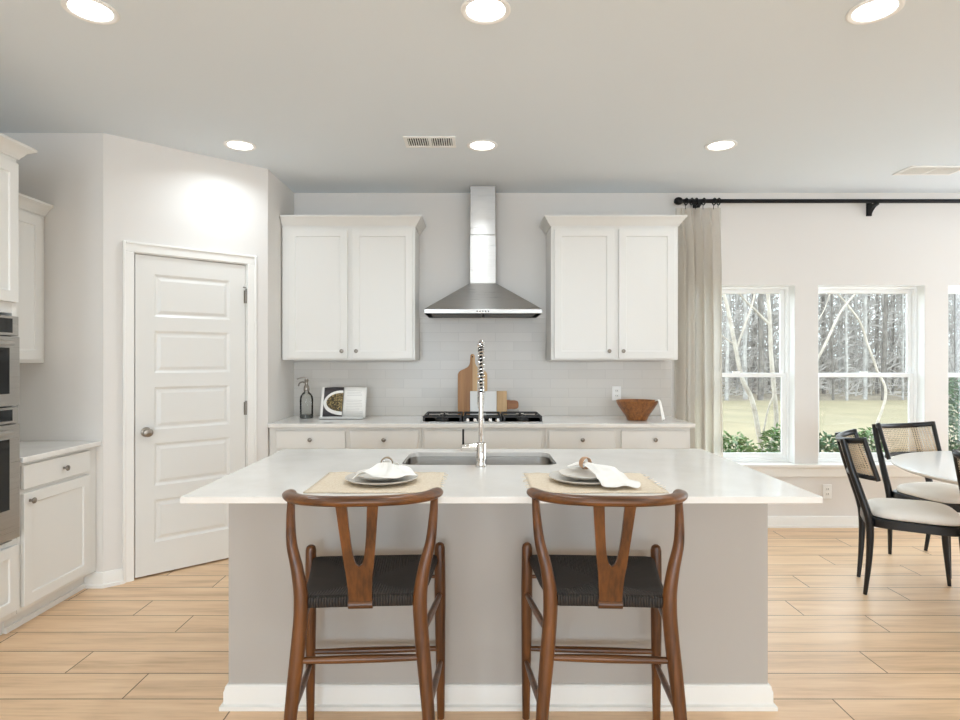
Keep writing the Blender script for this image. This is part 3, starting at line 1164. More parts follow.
def make_stool(label, loc, rotz):
    r = thing('counter_stool', label, 'stool', loc, rotz, 'wooden stools at the island')
    wd = M['walnut']
    # front legs, round with domed tops above the seat
    for s in (-1, 1):
        pts = [(s * .246, .222, .0005), (s * .245, .219, .2), (s * .243, .215, .5), (s * .242, .213, .655), (s * .242, .213, .668), (s * .242, .213, .674)]
        MB().tube(pts, [.014, .018, .0215, .02, .016, .008], 16, up=(0, 1, 0)).build('front_leg', wd, r)
        path = smoothpath([(s * .228, -.268, .0005), (s * .207, -.236, .3), (s * .187, -.217, .52), (s * .182, -.212, .63), (s * .194, -.207, .72), (s * .214, -.196, .80), (s * .222, -.176, .87), (s * .226, -.152, .935)], 6)
        n = len(path)
        rad = []
        for i, p in enumerate(path):
            z = p.z
            rad.append(.015 + .0075 * min(1, z / .45) if z < .62 else max(.012, .0225 - .0105 * (z - .62) / .31))
        MB().tube(path, rad, 16, up=(0, 1, 0)).build('back_leg', wd, r)
    # curved top rail
    half = [(0, -.304), (.08, -.298), (.15, -.274), (.2, -.228), (.226, -.172), (.234, -.128), (.231, -.108)]
    path = [(-x, y) for x, y in half[::-1]] + half[1:]
    path = smoothpath([(x, y, .955 - .012 * min(1, max(0, (y + .304) / .18))) for x, y in path], 6)
    n = len(path)
    rad = []
    for i in range(n):
        e = min(i, n - 1 - i) / (n - 1)
        rad.append(.009 + .0145 * min(1, (e / .14)) ** .6)
    MB().tube(path, rad, 18, up=(0, 0, 1), flat=.66).build('top_rail', M['walnut_x'], r)
    # Y-shaped splat, bent back slightly
    def by_(z):
        t = (z - .627) / .32
        return -.222 - .08 * t
    q = MB()
    for s in (-1, 1):
        outer = smoothpath([(.034, .612, 0), (.038, .70, 0), (.045, .76, 0), (.054, .85, 0), (.063, .95, 0)], 8)
        inner = smoothpath([(0, .612, 0), (0, .70, 0), (0, .748, 0), (.010, .756, 0), (.018, .79, 0), (.025, .86, 0), (.030, .95, 0)], 5)
        K = 40
        def at(path, z):
            for p, p2 in zip(path, path[1:]):
                if p.y <= z <= p2.y:
                    return p.x + (p2.x - p.x) * (z - p.y) / max(1e-6, p2.y - p.y)
            return path[-1].x
        vs, fs = [], []
        for k in range(K + 1):
            z = .612 + .335 * k / K
            xi, xo = at(inner, z), at(outer, z)
            for x, dy in ((xi, -.006), (xo, -.005), (xo, .005), (xi, .006)):
                vs.append((s * x, by_(z) + dy, z))
        for k in range(K):
            for e in range(4):
                fs.append((k * 4 + e, k * 4 + (e + 1) % 4, k * 4 + 4 + (e + 1) % 4, k * 4 + 4 + e))
        fs += [(0, 1, 2, 3), tuple(K * 4 + e for e in range(4))]
        q.add(vs, fs)
    q.build('splat', wd, r)
    # seat frame block showing at the rear and side rails under the cord
    MB().tube([(-.037, -.215, .620), (.037, -.215, .620)], .0195, 14, up=(0, 0, 1), flat=.8).build('seat_rail', M['walnut_x'], r)
    # woven seat: trapezoid, dished, wrapped edges
    def seat(u, v):
        a = v * 2 * PI
        # u runs from centre of top, over the edge, to centre of the underside
        prof = [(0, .618), (.3, .624), (.6, .632), (.82, .639), (.93, .643), (.985, .639), (1.0, .625), (.985, .609), (.9, .602), (0, .603)]
        i = u * (len(prof) - 1)
        k = min(int(i), len(prof) - 2)
        f = i - k
        rr = prof[k][0] + (prof[k + 1][0] - prof[k][0]) * f
        z = prof[k][1] + (prof[k + 1][1] - prof[k][1]) * f
        c, s = math.cos(a), math.sin(a)
        m = max(abs(c), abs(s))
        ex, ey = c / m, s / m
        yy = ey * .222
        hw = .178 + (.238 - .178) * ((rr * yy + .222) / .444)
        if abs(ex) > .93 and abs(ey) > .93:
            hw *= .97
            yy *= .97
        zz = z - .013 * (.5 + .5 * ey * rr) + .002 - (.012 * (abs(ex) * rr) ** 2 * (1 - abs(ey) * rr) if z > .606 else 0)
        return (ex * rr * hw, yy * rr, zz)
    MB().grid(seat, 28, 96, cv=True).build('woven_seat', M['cord'], r, smooth=60)
    # stretchers
    def str_(nm, p0, p1, rad):
        p0, p1 = Vector(p0), Vector(p1)
        MB().tube([p0.lerp(p1, k / 6) for k in range(7)], [rad * (.72 + .28 * math.sin(PI * k / 6)) for k in range(7)], 12).build(nm, M['walnut_x'], r)
    str_('stretcher', (-.196, -.222, .452), (.196, -.222, .452), .0125)
    str_('stretcher', (-.246, .219, .268), (.246, .219, .268), .0125)
    str_('stretcher', (-.243, .214, .545), (.243, .214, .545), .009)
    for s in (-1, 1):
        str_('stretcher', (s * .19, -.219, .525), (s * .244, .215, .478), .0115)
        str_('stretcher', (s * .206, -.236, .29), (s * .246, .219, .22), .0115)
    return r


stool = make_stool('wooden stool with black cord seat, left of the two', (-.371, 2.08, 0), math.radians(3.4))
copy_tree(stool, (.421, 2.08, 0), math.radians(-3.1), 'wooden stool with black cord seat, right of the two')

# ---------------------------------------------------------------- back counter things
ZC = .9145
r = thing('cooktop', 'black five-burner gas cooktop with steel tray under the hood', 'cooktop', (.04, 4.62, ZC))
MB().box(-.444, .444, -.232, .232, 0, .008).build('tray', M['steel'], r, bevel=.003)
for bx_, by__, br in ((-.3, -.11, .04), (-.3, .11, .035), (0, .02, .052), (.3, -.11, .035), (.3, .11, .04)):
    MB().lathe([(0, .0085), (br + .012, .0085), (br + .01, .018), (br, .022), (br, .028), (br * .7, .031), (0, .031)], 24, c=(bx_, by__, 0)).build('burner', M['iron'], r)
for g in (-.294, 0, .294):
    q = MB()
    x0, x1 = g - .138, g + .138
    for yy in (-.2, .2):
        q.box(x0, x1, yy - .0045, yy + .0045, .034, .045)
    for xx in (x0, x1):
        q.box(xx - .0045, xx + .0045, -.2, .2, .034, .045)
    for yy in (-.1, .1):
        q.box(x0, g - .03, yy - .004, yy + .004, .036, .047).box(g + .03, x1, yy - .004, yy + .004, .036, .047)
    q.box(g - .005, g + .005, -.2, -.04, .034, .047).box(g - .005, g + .005, .06, .2, .034, .047)
    for xx in (x0 + .004, x1 - .004):
        for yy in (-.196, .196):
            q.box(xx - .008, xx + .008, yy - .008, yy + .008, .0085, .034)
    q.build('grate', M['iron'], r, bevel=.002)
for k in range(5):
    MB().lathe([(0, .0085), (.016, .0085), (.0155, .012), (.0135, .029), (0, .03)], 18, c=(-.11 + .055 * k, -.215, 0)).build('burner_knob', M['chrome'], r)

# boards leaning on the tile
def lean(z0, y0, tilt):
    return Matrix.Translation((0, y0, z0)) @ Matrix.Rotation(-tilt, 4, 'X')
r = thing('cutting_board', 'tall brown paddle cutting board leaning on tile behind faucet', 'cutting board', (PX(472.5, 4.9), 4.916, ZC))
r.rotation_euler = (-.06, 0, 0)
half = smoothpath([(.118, 0, 0), (.12, .1, 0), (.12, .31, 0), (.117, .345, 0), (.1, .368, 0), (.065, .384, 0), (.036, .402, 0), (.022, .43, 0), (.019, .47, 0), (.017, .492, 0), (.009, .503, 0), (0, .505, 0)], 4)
def board_half(s):
    n = len(half)
    vs = [(s * p.x, -.009, p.y) for p in half] + [(0, -.009, p.y) for p in half] + [(s * p.x, .009, p.y) for p in half] + [(0, .009, p.y) for p in half]
    fs = []
    for i in range(n - 1):
        fs += [(i, i + 1, n + i + 1, n + i), (2 * n + i, 3 * n + i, 3 * n + i + 1, 2 * n + i + 1), (i, 2 * n + i, 2 * n + i + 1, i + 1), (n + i, n + i + 1, 3 * n + i + 1, 3 * n + i)]
    fs.append((0, n, 3 * n, 2 * n))
    return MB().add(vs, fs)
board_half(-1).build('board', M['board_brown'], r)
tag(board_half(1).build('pale_half', M['board_pale'], r), 'paler right half of the board')
MB().lathe([(0, -.0095), (.006, -.0095), (.006, .0095), (0, .0095)], 14, M=Matrix.Translation((0, 0, .482)) @ Matrix.Rotation(PI / 2, 4, 'X')).build('hanging_hole', M['dark_gap'], r)
r = thing('serving_board', 'white marble and wood serving board lying sideways behind cooktop', 'cutting board', (PX(470, 4.87), 4.879, ZC))
r.rotation_euler = (-.12, 0, 0)
MB().box(0, .215, -.008, .008, 0, .205).build('marble_slab', M['marble'], r, bevel=.004)
MB().box(.2155, .298, -.008, .008, 0, .205).build('wood_band', M['board_pale'], r, bevel=.004)
hp = smoothpath([(.2985, .135, 0), (.33, .13, 0), (.36, .13, 0), (.385, .122, 0), (.392, .095, 0), (.385, .068, 0), (.36, .06, 0), (.33, .06, 0), (.2985, .055, 0)], 5)
MB().prism([(p.x, p.y) for p in hp], -.007, .007, 'y').build('board_handle', M['board_handle'], r, bevel=.003)

# wooden bowl with a cloth over the rim
BX, BY = PX(637, 4.6), 4.60
prof = [(0, 0), (.07, 0), (.076, .006), (.08, .02), (.096, .045), (.128, .09), (.148, .122), (.158, .146), (.155, .149), (.15, .147), (.138, .12), (.115, .085), (.085, .045), (.055, .028), (0, .024)]
o = MB().lathe(prof, 48).build('bowl', M['bowl'], smooth=50)
o.location = (BX, BY, ZC)
tag(o, 'brown wooden salad bowl on back counter near curtain', 'bowl')
def cloth(u, v):
    wid = .016 + .012 * v
    s = (u - .5) * 2
    pts = [(.105, .105), (.14, .151), (.158, .158), (.168, .148), (.178, .11), (.19, .06), (.2, .012)]
    i = v * (len(pts) - 1)
    k = min(int(i), len(pts) - 2)
    f = i - k
    x = pts[k][0] + (pts[k + 1][0] - pts[k][0]) * f
    z = pts[k][1] + (pts[k + 1][1] - pts[k][1]) * f
    return (x + .004 * math.sin(5 * s), s * wid * 1.6 + .006 * math.sin(4 * v), z + .003 * math.cos(6 * s))
o = MB().grid(cloth, 14, 30).build('tea_towel', M['linen'], solid=.002)
o.location = (BX, BY - .01, ZC)
o.rotation_euler = (0, 0, -.6)
tag(o, 'narrow white cloth hanging over the right rim of the bowl', 'towel')

# siphon bottle
SXb, SYb = PX(306.5, 4.76), 4.76
r = thing('siphon_bottle', 'clear glass siphon bottle with metal spout on back counter', 'bottle', (SXb, SYb, ZC))
MB().lathe([(0, .0), (.046, 0), (.051, .005), (.051, .15), (.047, .172), (.034, .192), (.02, .203), (.017, .212), (.017, .226)], 36).build('glass_body', M['bottle'], r, smooth=60)
M['thick_glass'] = plain('grey_glass_base', (92, 94, 90), 0.1)
MB().lathe([(0, .0015), (.0485, .0015), (.0485, .028), (0, .028)], 32).build('thick_base', M['thick_glass'], r)
h = MB().lathe([(0, .212), (.021, .212), (.023, .22), (.021, .245), (.014, .26), (.012, .285), (.016, .292), (.014, .305), (0, .309)], 24).build('siphon_head', M['nickel'], r)
MB().tube(smoothpath([(-.008, 0, .275), (-.035, -.004, .283), (-.055, -.006, .27), (-.062, -.006, .25)], 5), [.006] * 15 + [.005], 10).build('spout', M['nickel'], h)
MB().tube(smoothpath([(.004, 0, .305), (-.02, -.002, .318), (-.075, -.004, .305)], 5), .0035, 8, flat=1.6).build('lever', M['nickel'], h)

# cookbook on its stand
KX, KY = PX(343.5, 4.74), 4.74
r = thing('book_stand', 'clear low stand holding the open cookbook', 'book stand', (KX, KY, ZC))
M['acrylic'] = plain('clear_acrylic', (205, 205, 202), 0.12)
b = MB().box(-.17, .17, -.095, -.089, 0, .02).box(-.17, .17, -.095, .06, 0, .005)
b.build('ledge', M['acrylic'], r, bevel=.001)
MB().box(-.14, .14, -.004, 0, 0, .2, M=Matrix.Translation((0, .03, .0055)) @ Matrix.Rotation(-.28, 4, 'X')).build('back_rest', M['acrylic'], r)
r = thing('cookbook', 'open cookbook with a salad photo on its dark left page', 'book', (KX, KY - .04, ZC + .0115))
r.rotation_euler = (-.26, 0, math.radians(-3))
bw, bh = .172, .232
def page(s):
    def fn(u, v):
        x = s * (.002 + bw * u)
        return (x, -.004 - .014 * math.sin(PI * min(1, u * 1.15)) * (1 - .5 * u) + (.012 * u if s < 0 else .004 * u), .004 + bh * v)
    return fn
MB().box(-bw - .006, bw + .006, .006, .009, 0, bh + .006).build('cover', M['page'], r)
lp = MB().grid(page(-1), 16, 4).build('left_page', M['slate_page'], r, solid=.002)
rp = MB().grid(page(1), 16, 4).build('right_page', M['page'], r, solid=.008)
def disc(rx, rz, cx_, cz_, off):
    q = MB()
    fn = page(-1)
    vs, fs = [], []
    for k in range(41):
        a = PI / 2 + PI * k / 40
        for t in (0, .25, .5, .75, 1):
            x = min(-.003, cx_ + rx * math.cos(a) * t) if True else 0
            zz = cz_ + rz * math.sin(a) * t
            u = min(1, (-x - .002) / bw)
            p = fn(u, (zz - .004) / bh)
            vs.append((x, p[1] - off, zz))
    for k in range(40):
        for t in range(4):
            fs.append((k * 5 + t, k * 5 + t + 1, k * 5 + 6 + t, k * 5 + 5 + t))
    return q.add(vs, fs)
disc(.155, .098, -.004, .112, .0022).build('printed_plate', M['page'], lp)
disc(.13, .074, -.004, .116, .0032).build('printed_salad', M['food'], lp)
q = MB()
fn = page(1)
rnd = random.Random(2)
for k in range(15):
    z = .03 + .0125 * k
    if k in (9, 10):
        continue
    e = .75 + .15 * rnd.random()
    for t in range(6):
        u0, u1 = .15 + (e - .15) * t / 6, .15 + (e - .15) * (t + 1) / 6
        p0, p1 = fn(u0, z / bh), fn(u1, z / bh)
        q.add([(p0[0], p0[1] - .0045, z), (p1[0], p1[1] - .0045, z), (p1[0], p1[1] - .0045, z + .003), (p0[0], p0[1] - .0045, z + .003)], [(0, 1, 2, 3)])
q.build('text_lines', M['ink'], rp)

# ---------------------------------------------------------------- outlets, vents, downlights
def outlet(label, x, z, yw):
    r = thing('wall_outlet', label, 'outlet', (x, yw, z))
    MB().box(-.036, .036, -.006, -.0003, -.058, .058).build('cover_plate', M['plate_white'], r, bevel=.002)
    for dz in (-.02, .02):
        s_ = MB().box(-.016, .016, -.0085, -.0062, dz - .014, dz + .014).build('receptacle', M['trim'], r, bevel=.001)
        MB().box(-.008, -.005, -.0092, -.0086, dz - .005, dz + .006).box(.005, .008, -.0092, -.0086, dz - .005, dz + .006).build('slot', M['dark_gap'], s_)
    return r
outlet('white outlet on the tile above the wooden bowl', PX(616.5, 4.95), 1.098, BACK_Y - .0105)
outlet('white outlet on grey wall below the middle window', PX(827, 4.96), .293, BACK_Y - .0005)

def ceiling_vent(label, x, y, sx, sy):
    r = thing('ceiling_vent', label, 'vent', (x, y, CEIL - .0005))
    a, c = sx / 2, sy / 2
    f = .022
    b = MB().box(-a, a, -c, -c + f, -.008, 0).box(-a, a, c - f, c, -.008, 0).box(-a, -a + f, -c + f, c - f, -.008, 0).box(a - f, a, -c + f, c - f, -.008, 0).box(-.01, .01, -c + f, c - f, -.008, 0)
    b.build('frame', M['plate_white'], r, bevel=.002)
    MB().box(-a + f, a - f, -c + f, c - f, -.0015, -.0002).build('duct_opening', M['dark_gap'], r)
    n = int((sx - 2 * f) / .0155)
    for side in (0, 1):
        x0, x1 = (-a + f, -.01) if side == 0 else (.01, a - f)
        m = 9
        for k in range(m):
            xx = x0 + (x1 - x0) * (k + .5) / m
            R = Matrix.Translation((xx, 0, -.005)) @ Matrix.Rotation(.6, 4, 'Y')
            MB().box(-.0045, .0045, -c + f, c - f, -.0007, .0007, M=R).build('louvre', M['plate_white'], r)
    return r
ceiling_vent('white ceiling vent left of the middle recessed light', -.294, 3.79, .32, .185)
ceiling_vent('white ceiling vent near the windows at right', 3.27, 4.36, .42, .2)

def downlight(label, x, y, light=True):
    r = thing('recessed_light', label, 'ceiling light', (x, y, CEIL - .0005), 0, 'recessed ceiling lights')
    MB().lathe([(.076, -.0005), (.098, -.0005), (.098, -.004), (.092, -.0075), (.08, -.006), (.076, -.003), (.076, -.0005)], 48).build('trim_ring', M['plate_white'], r)
    MB().lathe([(0, -.0035), (.0755, -.0035), (.0755, -.0008), (0, -.0008)], 48).build('diffuser', M['glow'], r)
    d = bpy.data.lights.new('recessed_lamp', 'AREA')
    d.shape = 'DISK'
    d.size = .14
    d.energy = CAN_W
    d.color = CAN_COL
    d.spread = math.radians(150)
    l = bpy.data.objects.new('recessed_lamp', d)
    COL.objects.link(l)
    l.location = (0, 0, -.012)
    l.parent = r
    return r
NAMES = {(0, 0): 'lit recessed ceiling light above the pantry door', (0, 1): 'lit recessed ceiling light near the range hood', (0, 2): 'lit recessed ceiling light near the curtain',
         (1, 0): 'lit recessed ceiling light at top left of photo', (1, 1): 'lit recessed ceiling light at top centre of photo', (1, 2): 'lit recessed ceiling light at top right of photo'}
for ri, yy in enumerate((3.856, 2.365)):
    for ci, xx in enumerate((-1.51, .034, 1.555)):
        downlight(NAMES[(ri, ci)], xx, yy)
for (xx, yy) in ((-1.51, .87), (.034, .87), (1.555, .87), (5.0, -3.3), (4.2, -2.9), (3.4, -3.3), (0, -2.4), (-1.6, -2.4)):
    downlight('recessed ceiling light behind the camera', xx, yy)

# ---------------------------------------------------------------- curtain and rod
RY, RZ = 4.865, 2.648
r = thing('curtain_rod', 'long black curtain rod above the windows', 'curtain rod', (1.64, RY, RZ))
MB().cyl((0, 0, 0), (RIGHT_X - 1.64 - .05, 0, 0), .0165, seg=16).build('rod', M['black_metal'], r)
MB().lathe([(0, -.036), (.016, -.033), (.028, -.019), (.032, 0), (.028, .019), (.016, .033), (0, .036)], 20, M=Matrix.Translation((-.02, 0, 0)) @ Matrix.Rotation(PI / 2, 4, 'Y')).build('finial', M['black_metal'], r)
for bx_ in (1.787, PX(876, RY), 4.85):
    x = bx_ - 1.64
    q = MB().box(x - .02, x + .02, .080, .0945, -.10, .012)
    q.prism([(.080, -.098), (.080, -.01), (.0, -.016), (-.018, -.016), (-.018, -.032), (.02, -.04), (.055, -.065)], x - .014, x + .014, 'x')
    q.build('bracket', M['black_metal'], r)
cx0, cx1 = PX(675.5, RY), PX(721, RY)
r = thing('curtain', 'sheer beige linen curtain hanging beside the windows', 'curtain', ((cx0 + cx1) / 2, RY, 0))
rings_px = [685.5, 691, 695.5, 703, 713.5, 718]
cxm = (cx0 + cx1) / 2
rx = [PX(p, RY) - cxm for p in rings_px]
def cur(u, v):
    # u across, v from top to bottom
    n = 5.0
    pinch = max(0.0, 1 - v / .09)
    x = cx0 - cxm + (cx1 - cx0) * (u + .012 * math.sin(2 * PI * n * u * .5 + 1) * min(1, v * 3)) + .012 * v * math.sin(3 * u) + .011 * math.sin(4 * PI * n * u + .5) * min(1, v * 5)
    amp = .018 + .036 * min(1, v / .2)
    ph = 2 * PI * n * u + .9 * math.sin(3.1 * u + 1.5 * v) + .4 * math.sin(2.2 * v)
    y = 1.12 * amp * (math.sin(ph) + .28 * math.sin(2 * ph + .6)) + .010 * math.sin(2.3 * ph + 2 * v) * min(1, v * 4)
    if v < .09:
        y = y * (1 - .6 * pinch)
    return (x, y, RZ - .055 - (RZ - .055 - .015) * v)
MB().grid(cur, 170, 60).build('fabric', M['curtain'], r, smooth=180)
for x in rx:
    q = MB()
    q.tube([(x + .009 * math.sin(a * .5), .026 * math.cos(a), RZ - .0038 + .026 * math.sin(a)) for a in [2 * PI * k / 24 for k in range(24)]], .005, 8, closed=True)
    q.cyl((x, 0, RZ - .034), (x, 0, RZ - .066), .0025, seg=8)
    q.build('curtain_ring', M['black_metal'], r)

# ---------------------------------------------------------------- dining set
TC = (3.3, 3.35)
r = thing('dining_table', 'round white dining table by the windows', 'table', (TC[0], TC[1], 0))
MB().lathe([(0, .705), (.74, .705), (.80, .715), (.832, .732), (.835, .738), (.832, .742), (.82, .744), (0, .744)], 96).build('table_top', M['table_top'], r, smooth=30)
MB().lathe([(0, .0005), (.30, .0005), (.30, .018), (.24, .035), (.10, .07), (.065, .14), (.055, .35), (.065, .6), (.11, .69), (.16, .7045), (0, .7045)], 48).build('pedestal', M['table_top'], r, smooth=40)


def make_chair(label, loc, heading):
    hx, hy = heading
    r = thing('dining_chair', label, 'chair', (loc[0], loc[1], 0), math.atan2(-hx, hy), 'dining chairs round the table')
    bw_ = M['black_wood']
    def band(s, z):
        """Point of the curved back at s in [-1,1], height z; leans back with height."""
        k = (z - .68) / .23
        if k > .9:
            z += .022 * s * s - .012
        x = (.228 + .014 * k) * math.sin(s * 1.18) / math.sin(1.18)
        y = -.065 - .06 * k + .11 * (1 - math.cos(s * 1.18)) / (1 - math.cos(1.18)) + .012 * (1 - k) * s * s
        return Vector((x, y, z))
    for s in (-1, 1):
        p = smoothpath([(s * .158, .0, .0005), (s * .178, .018, .22), (s * .186, .018, .43), (s * .184, -.028, .6), (s * .178, -.074, .75), (s * .172, -.113, .905)], 6)
        rad = [.011 + .010 * min(1, q.z / .40) if q.z < .45 else .0225 - .005 * (q.z - .45) / .45 for q in p]
        MB().tube(p, rad, 12, up=(0, 1, 0)).build('back_leg', bw_, r)
        p = [(s * .222, .475, .0005), (s * .215, .455, .25), (s * .21, .445, .425)]
        MB().tube(p, [.010, .018, .021], 12, up=(0, 1, 0)).build('front_leg', bw_, r)
    # back frame
    q = MB()
    S = [-1 + 2 * k / 24 for k in range(25)]
    q.tube([band(s, .90) for s in S], .0155, 10, up=(0, 0, 1), flat=1.15)
    q.tube([band(s, .692) for s in S], .0125, 10, up=(0, 0, 1), flat=1.15)
    for s in (-1, 1):
        q.tube([band(s, .68), band(s, .795), band(s, .914)], .0135, 10)
    q.build('back_frame', bw_, r)
    MB().grid(lambda u, v: band(-1 + 2 * u, .70 + .19 * v), 25, 6).build('cane_panel', M['cane'], r, solid=.003)
    # seat frame and cushion: rounded trapezoid
    def outline(sc_, n=64):
        pts = []
        for k in range(n):
            a = 2 * PI * k / n
            c, s = math.cos(a), math.sin(a)
            e = 2.0 / 4.5
            ex = math.copysign(abs(c) ** e, c)
            ey = math.copysign(abs(s) ** e, s)
            yy = .235 + ey * .235 * sc_
            hw = .2 + .045 * (yy / .47)
            pts.append((ex * hw * sc_, yy))
        return pts
    o1 = outline(1.0)
    q = MB().prism(o1, .405, .455, 'z')
    q.build('seat_frame', bw_, r, bevel=.004)
    def cush(u, v):
        prof = [(0, .522), (.5, .520), (.8, .513), (.93, .502), (.985, .488), (1.0, .474), (.985, .461), (.9, .4565), (0, .4565)]
        i = u * (len(prof) - 1)
        k = min(int(i), len(prof) - 2)
        f = i - k
        sc_ = prof[k][0] + (prof[k + 1][0] - prof[k][0]) * f
        z = prof[k][1] + (prof[k + 1][1] - prof[k][1]) * f
        a = 2 * PI * v
        c, s = math.cos(a), math.sin(a)
        e = 2.0 / 4.0
        ex = math.copysign(abs(c) ** e, c)
        ey = math.copysign(abs(s) ** e, s)
        yy = .25 + ey * .225 * sc_
        hw = .2 + .045 * (yy / .47)
        return (ex * hw * sc_ * .985, yy, z)
    MB().grid(cush, 26, 64, cv=True).build('cushion', M['upholstery'], r, smooth=60)
    return r


ch = make_chair('black cane-back chair with cream cushion nearest the island', (2.34, 3.68), (.895, -.445))
h2 = Vector((TC[0] - 3.07, TC[1] - 4.3)).normalized()
copy_tree(ch, (3.07, 4.31, 0), math.atan2(-h2.x, h2.y), 'black cane-back chair with its back to the middle window')
h3 = Vector((.82, .57)).normalized()
copy_tree(ch, (2.515, 2.80, 0), math.atan2(-h3.x, h3.y), 'black chair cut off by right edge of the photo')

# ---------------------------------------------------------------- outdoors
GZ = -.42
b = MB().grid(lambda u, v: (-30 + 110 * u, BACK_Y + .16 + 22.5 * v, GZ + .05 * math.sin(9 * u) * math.sin(7 * v) * v * (1 - v) * 2), 30, 20)
struct(b.build('lawn', M['lawn']), 'pale winter lawn between house and woods')
b = MB().grid(lambda u, v: (-40 + 150 * u, BACK_Y + 21.1 + 50 * v, GZ - .03 + 2.0 * v + .1 * math.sin(40 * u) * math.sin(22 * v) * min(1, 6 * v)), 60, 30)
struct(b.build('woodland_floor', M['litter']), 'brown leaf litter under the trees')

def tree_mesh(seed, h, r0, nb):
    rnd = random.Random(seed)
    q = MB()
    tr = [(rnd.uniform(-.05, .05) * (k > 0), rnd.uniform(-.03, .03), h * k / 7 - .1) for k in range(8)]
    q.tube(tr, [r0 * (1 - .75 * k / 7) for k in range(8)], 7)
    for k in range(nb):
        t = rnd.uniform(.06, .9)
        i = int(t * 7)
        base = Vector(tr[i]).lerp(Vector(tr[min(7, i + 1)]), t * 7 - i)
        a = rnd.uniform(0, 2 * PI)
        ln = rnd.uniform(.2, .36)
        d = Vector((math.cos(a) * ln, math.sin(a) * ln * .8, rnd.uniform(.5, 3.0) * ln))
        q.tube([base, base + d * .5 + Vector((0, 0, rnd.uniform(-.1, .15))), base + d + Vector((0, 0, rnd.uniform(0, .5)))], [.016, .012, .006], 4)
    return q
protos = []
for k in range(7):
    o = tree_mesh(20 + k, 11 + (k % 3), .06 + .025 * (k % 4), 46).build('bare_tree', M['bark'] if k % 3 else M['bark_dark'])
    protos.append(o)
rnd = random.Random(4)
lab = 'slender bare grey tree in the woods beyond the lawn'
k = 0
for row in range(8):
    Y = 27.0 + row * 3.0
    n = 25
    for j in range(n):
        s = .17 + .72 * (j + .5 * (row % 2) + rnd.uniform(.32, .6)) / n
        yy = Y + rnd.uniform(-.3, .3)
        o = protos[k % 7]
        if k >= 7:
            o = o.copy()
            COL.objects.link(o)
        o.location = (s * yy, yy, GZ + max(0, (yy - 26) / 25.0) - .05)
        o.rotation_euler = (rnd.uniform(-.01, .01), rnd.uniform(-.02, .02), rnd.uniform(0, 6.28))
        sc_ = rnd.uniform(.75, 1.08)
        o.scale = (sc_, sc_, rnd.uniform(.85, 1.1))
        tag(o, lab, 'tree', 'bare trees in the woods')
        k += 1
# twiggy undergrowth between the rows, which nobody could count
q = MB()
rnd = random.Random(9)
vs, fs = [], []
for i in range(46000):
    row = rnd.randrange(8)
    yy = 27.0 + row * 3.0 + (rnd.uniform(1.15, 1.85) if row < 7 else rnd.uniform(1.3, 8))
    xx = rnd.uniform(.12, .95) * yy
    zz = GZ + max(0, (yy - 26) / 25.0) + (rnd.random() ** 1.3) * 9.0
    a = rnd.uniform(0, 2 * PI)
    el = rnd.uniform(-.2, 1.45)
    ln = rnd.uniform(.4, 1.7)
    d = Vector((math.cos(a) * math.cos(el), math.sin(a) * math.cos(el) * .12, math.sin(el))) * ln
    wd = rnd.uniform(.006, .017)
    p = Vector((xx, yy, zz))
    sd = Vector((-d.z, 0, d.x)).normalized() * wd if abs(d.z) + abs(d.x) > .01 else Vector((wd, 0, 0))
    i0 = len(vs)
    vs += [p - sd, p + sd, p + d * .6 + Vector((0, .01, .05)) + sd * .5, p + d]
    fs += [(i0, i0 + 1, i0 + 2), (i0, i0 + 2, i0 + 3)]
q.add(vs, fs)
tag(q.build('bush_thicket', M['twig']), 'grey tangle of bare twigs between the trees', 'undergrowth', kind='stuff')

# pale many-stemmed tree close to the first window
r = thing('bare_crape_tree', 'pale smooth many-stemmed bare tree outside the window by curtain', 'tree', (3.72, 7.9, GZ))
def P_(x, y, Y):
    return px(x, y, Y) - Vector((3.72, 7.9, GZ))
def stem(pix, Y, r0, r1):
    p = smoothpath([P_(x, y, Y) for x, y in pix], 6)
    n = len(p)
    MB().tube(p, [(r0 + (r1 - r0) * k / (n - 1)) * .62 for k in range(n)], 9).build('stem', M['bark_pale'], r)
base = (3.72 / 7.9 * F + CX, HY + (EYE - GZ) / 7.9 * F)
stem([base, (762, 455), (758, 430), (752, 400), (742, 378), (735, 345), (728, 310), (718, 270), (712, 215)], 7.9, .06, .03)
stem([base, (768, 458), (776, 425), (774, 390), (771, 355), (770, 325), (768, 295), (764, 250), (768, 200)], 8.0, .055, .03)
stem([(770, 325), (757, 312), (745, 300), (735, 288), (722, 270)], 8.0, .028, .014)
stem([(774, 395), (768, 410), (762, 440)], 7.95, .018, .02)
stem([(736, 350), (745, 325), (752, 305), (757, 280), (760, 250)], 7.9, .026, .014)
stem([(735, 345), (725, 338), (715, 330)], 7.9, .02, .012)
r = thing('bare_crape_tree', 'pale thin branching tree outside the middle window', 'tree', (6.0, 9.6, GZ))
def P_(x, y, Y):
    return px(x, y, Y) - Vector((6.0, 9.6, GZ))
b0 = (6.0 / 9.6 * F + CX, HY + (EYE - GZ) / 9.6 * F)
def stem(pix, Y, r0, r1):
    p = smoothpath([P_(x, y, Y) for x, y in pix], 6)
    n = len(p)
    MB().tube(p, [(r0 + (r1 - r0) * k / (n - 1)) * .62 for k in range(n)], 8).build('stem', M['bark_pale'], r)
stem([(770, 475), (800, 395), (825, 345), (842, 310), (868, 280), (890, 250)], 9.6, .04, .022)
stem([b0, (885, 400), (877, 370), (868, 345), (860, 322), (845, 302), (832, 288), (815, 268)], 9.6, .035, .018)
stem([(832, 288), (824, 310), (815, 325)], 9.6, .015, .01)

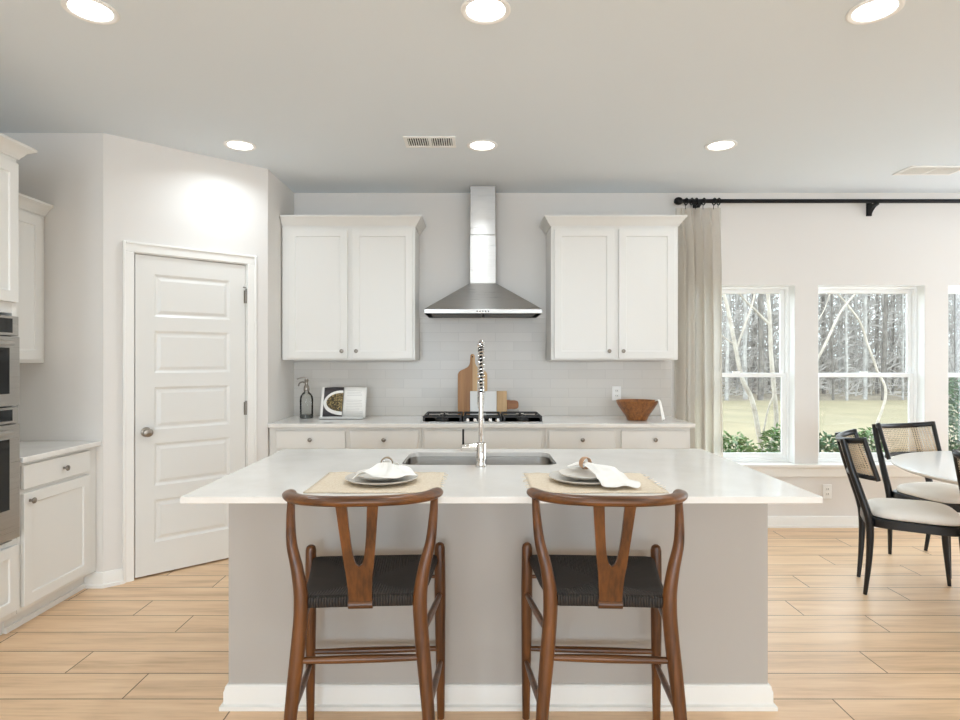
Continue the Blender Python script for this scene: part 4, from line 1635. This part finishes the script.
# leafy shrubs below the windows
def shrub(label, x, y, h, rad, n, mat, seed):
    rnd = random.Random(seed)
    r = thing('shrub', label, 'shrub', (x, y, GZ), 0, 'shrubs under the windows')
    q = MB()
    vs, fs = [], []
    tips = []
    for k in range(n):
        a, t = rnd.uniform(0, 2 * PI), rnd.random()
        rr = rad * math.sqrt(rnd.random()) * (.55 + .45 * math.sin(PI * min(1, .25 + .75 * t)))
        p = Vector((rr * math.cos(a), rr * math.sin(a), h * (.12 + .88 * t) * (1 - .25 * (rr / rad) ** 2)))
        ln, wd = rnd.uniform(.05, .095), rnd.uniform(.014, .024)
        d = Vector((math.cos(a + rnd.uniform(-1, 1)), math.sin(a + rnd.uniform(-1, 1)), rnd.uniform(-.3, .9))).normalized()
        s = d.cross(Vector((rnd.uniform(-.4, .4), rnd.uniform(-.4, .4), 1))).normalized()
        up = s.cross(d) * .012
        i0 = len(vs)
        vs += [p, p + d * ln * .45 + s * wd + up, p + d * ln, p + d * ln * .45 - s * wd + up, p + d * ln * .5 - up * .3]
        fs += [(i0, i0 + 1, i0 + 4), (i0 + 1, i0 + 2, i0 + 4), (i0 + 2, i0 + 3, i0 + 4), (i0 + 3, i0, i0 + 4)]
        if k % 40 == 0:
            tips.append(p)
    q.add(vs, fs)
    q.build('foliage', mat, r)
    q = MB()
    for p in tips:
        q.tube([(0, 0, -.05), (p.x * .4, p.y * .4, p.z * .5), tuple(p)], [.008, .006, .003], 5)
    q.build('branches', M['bark_dark'], r)
shrub('green leafy shrub outside the window by curtain, left', PX(733, 6.3), 6.3, 1.02, .33, 1300, M['leaf'], 1)
shrub('green leafy shrub outside the window by curtain, right', PX(782, 6.95), 6.95, 1.02, .3, 1100, M['leaf'], 2)
shrub('green leafy shrub outside the middle window, left', PX(828, 6.3), 6.3, 1.0, .3, 1100, M['leaf2'], 3)
shrub('green leafy shrub outside the middle window, behind the chairs', PX(872, 7.0), 7.0, 1.0, .33, 1300, M['leaf'], 4)
shrub('taller green shrub outside the window at right edge', PX(962, 6.4), 6.4, 1.62, .42, 2600, M['leaf2'], 5)
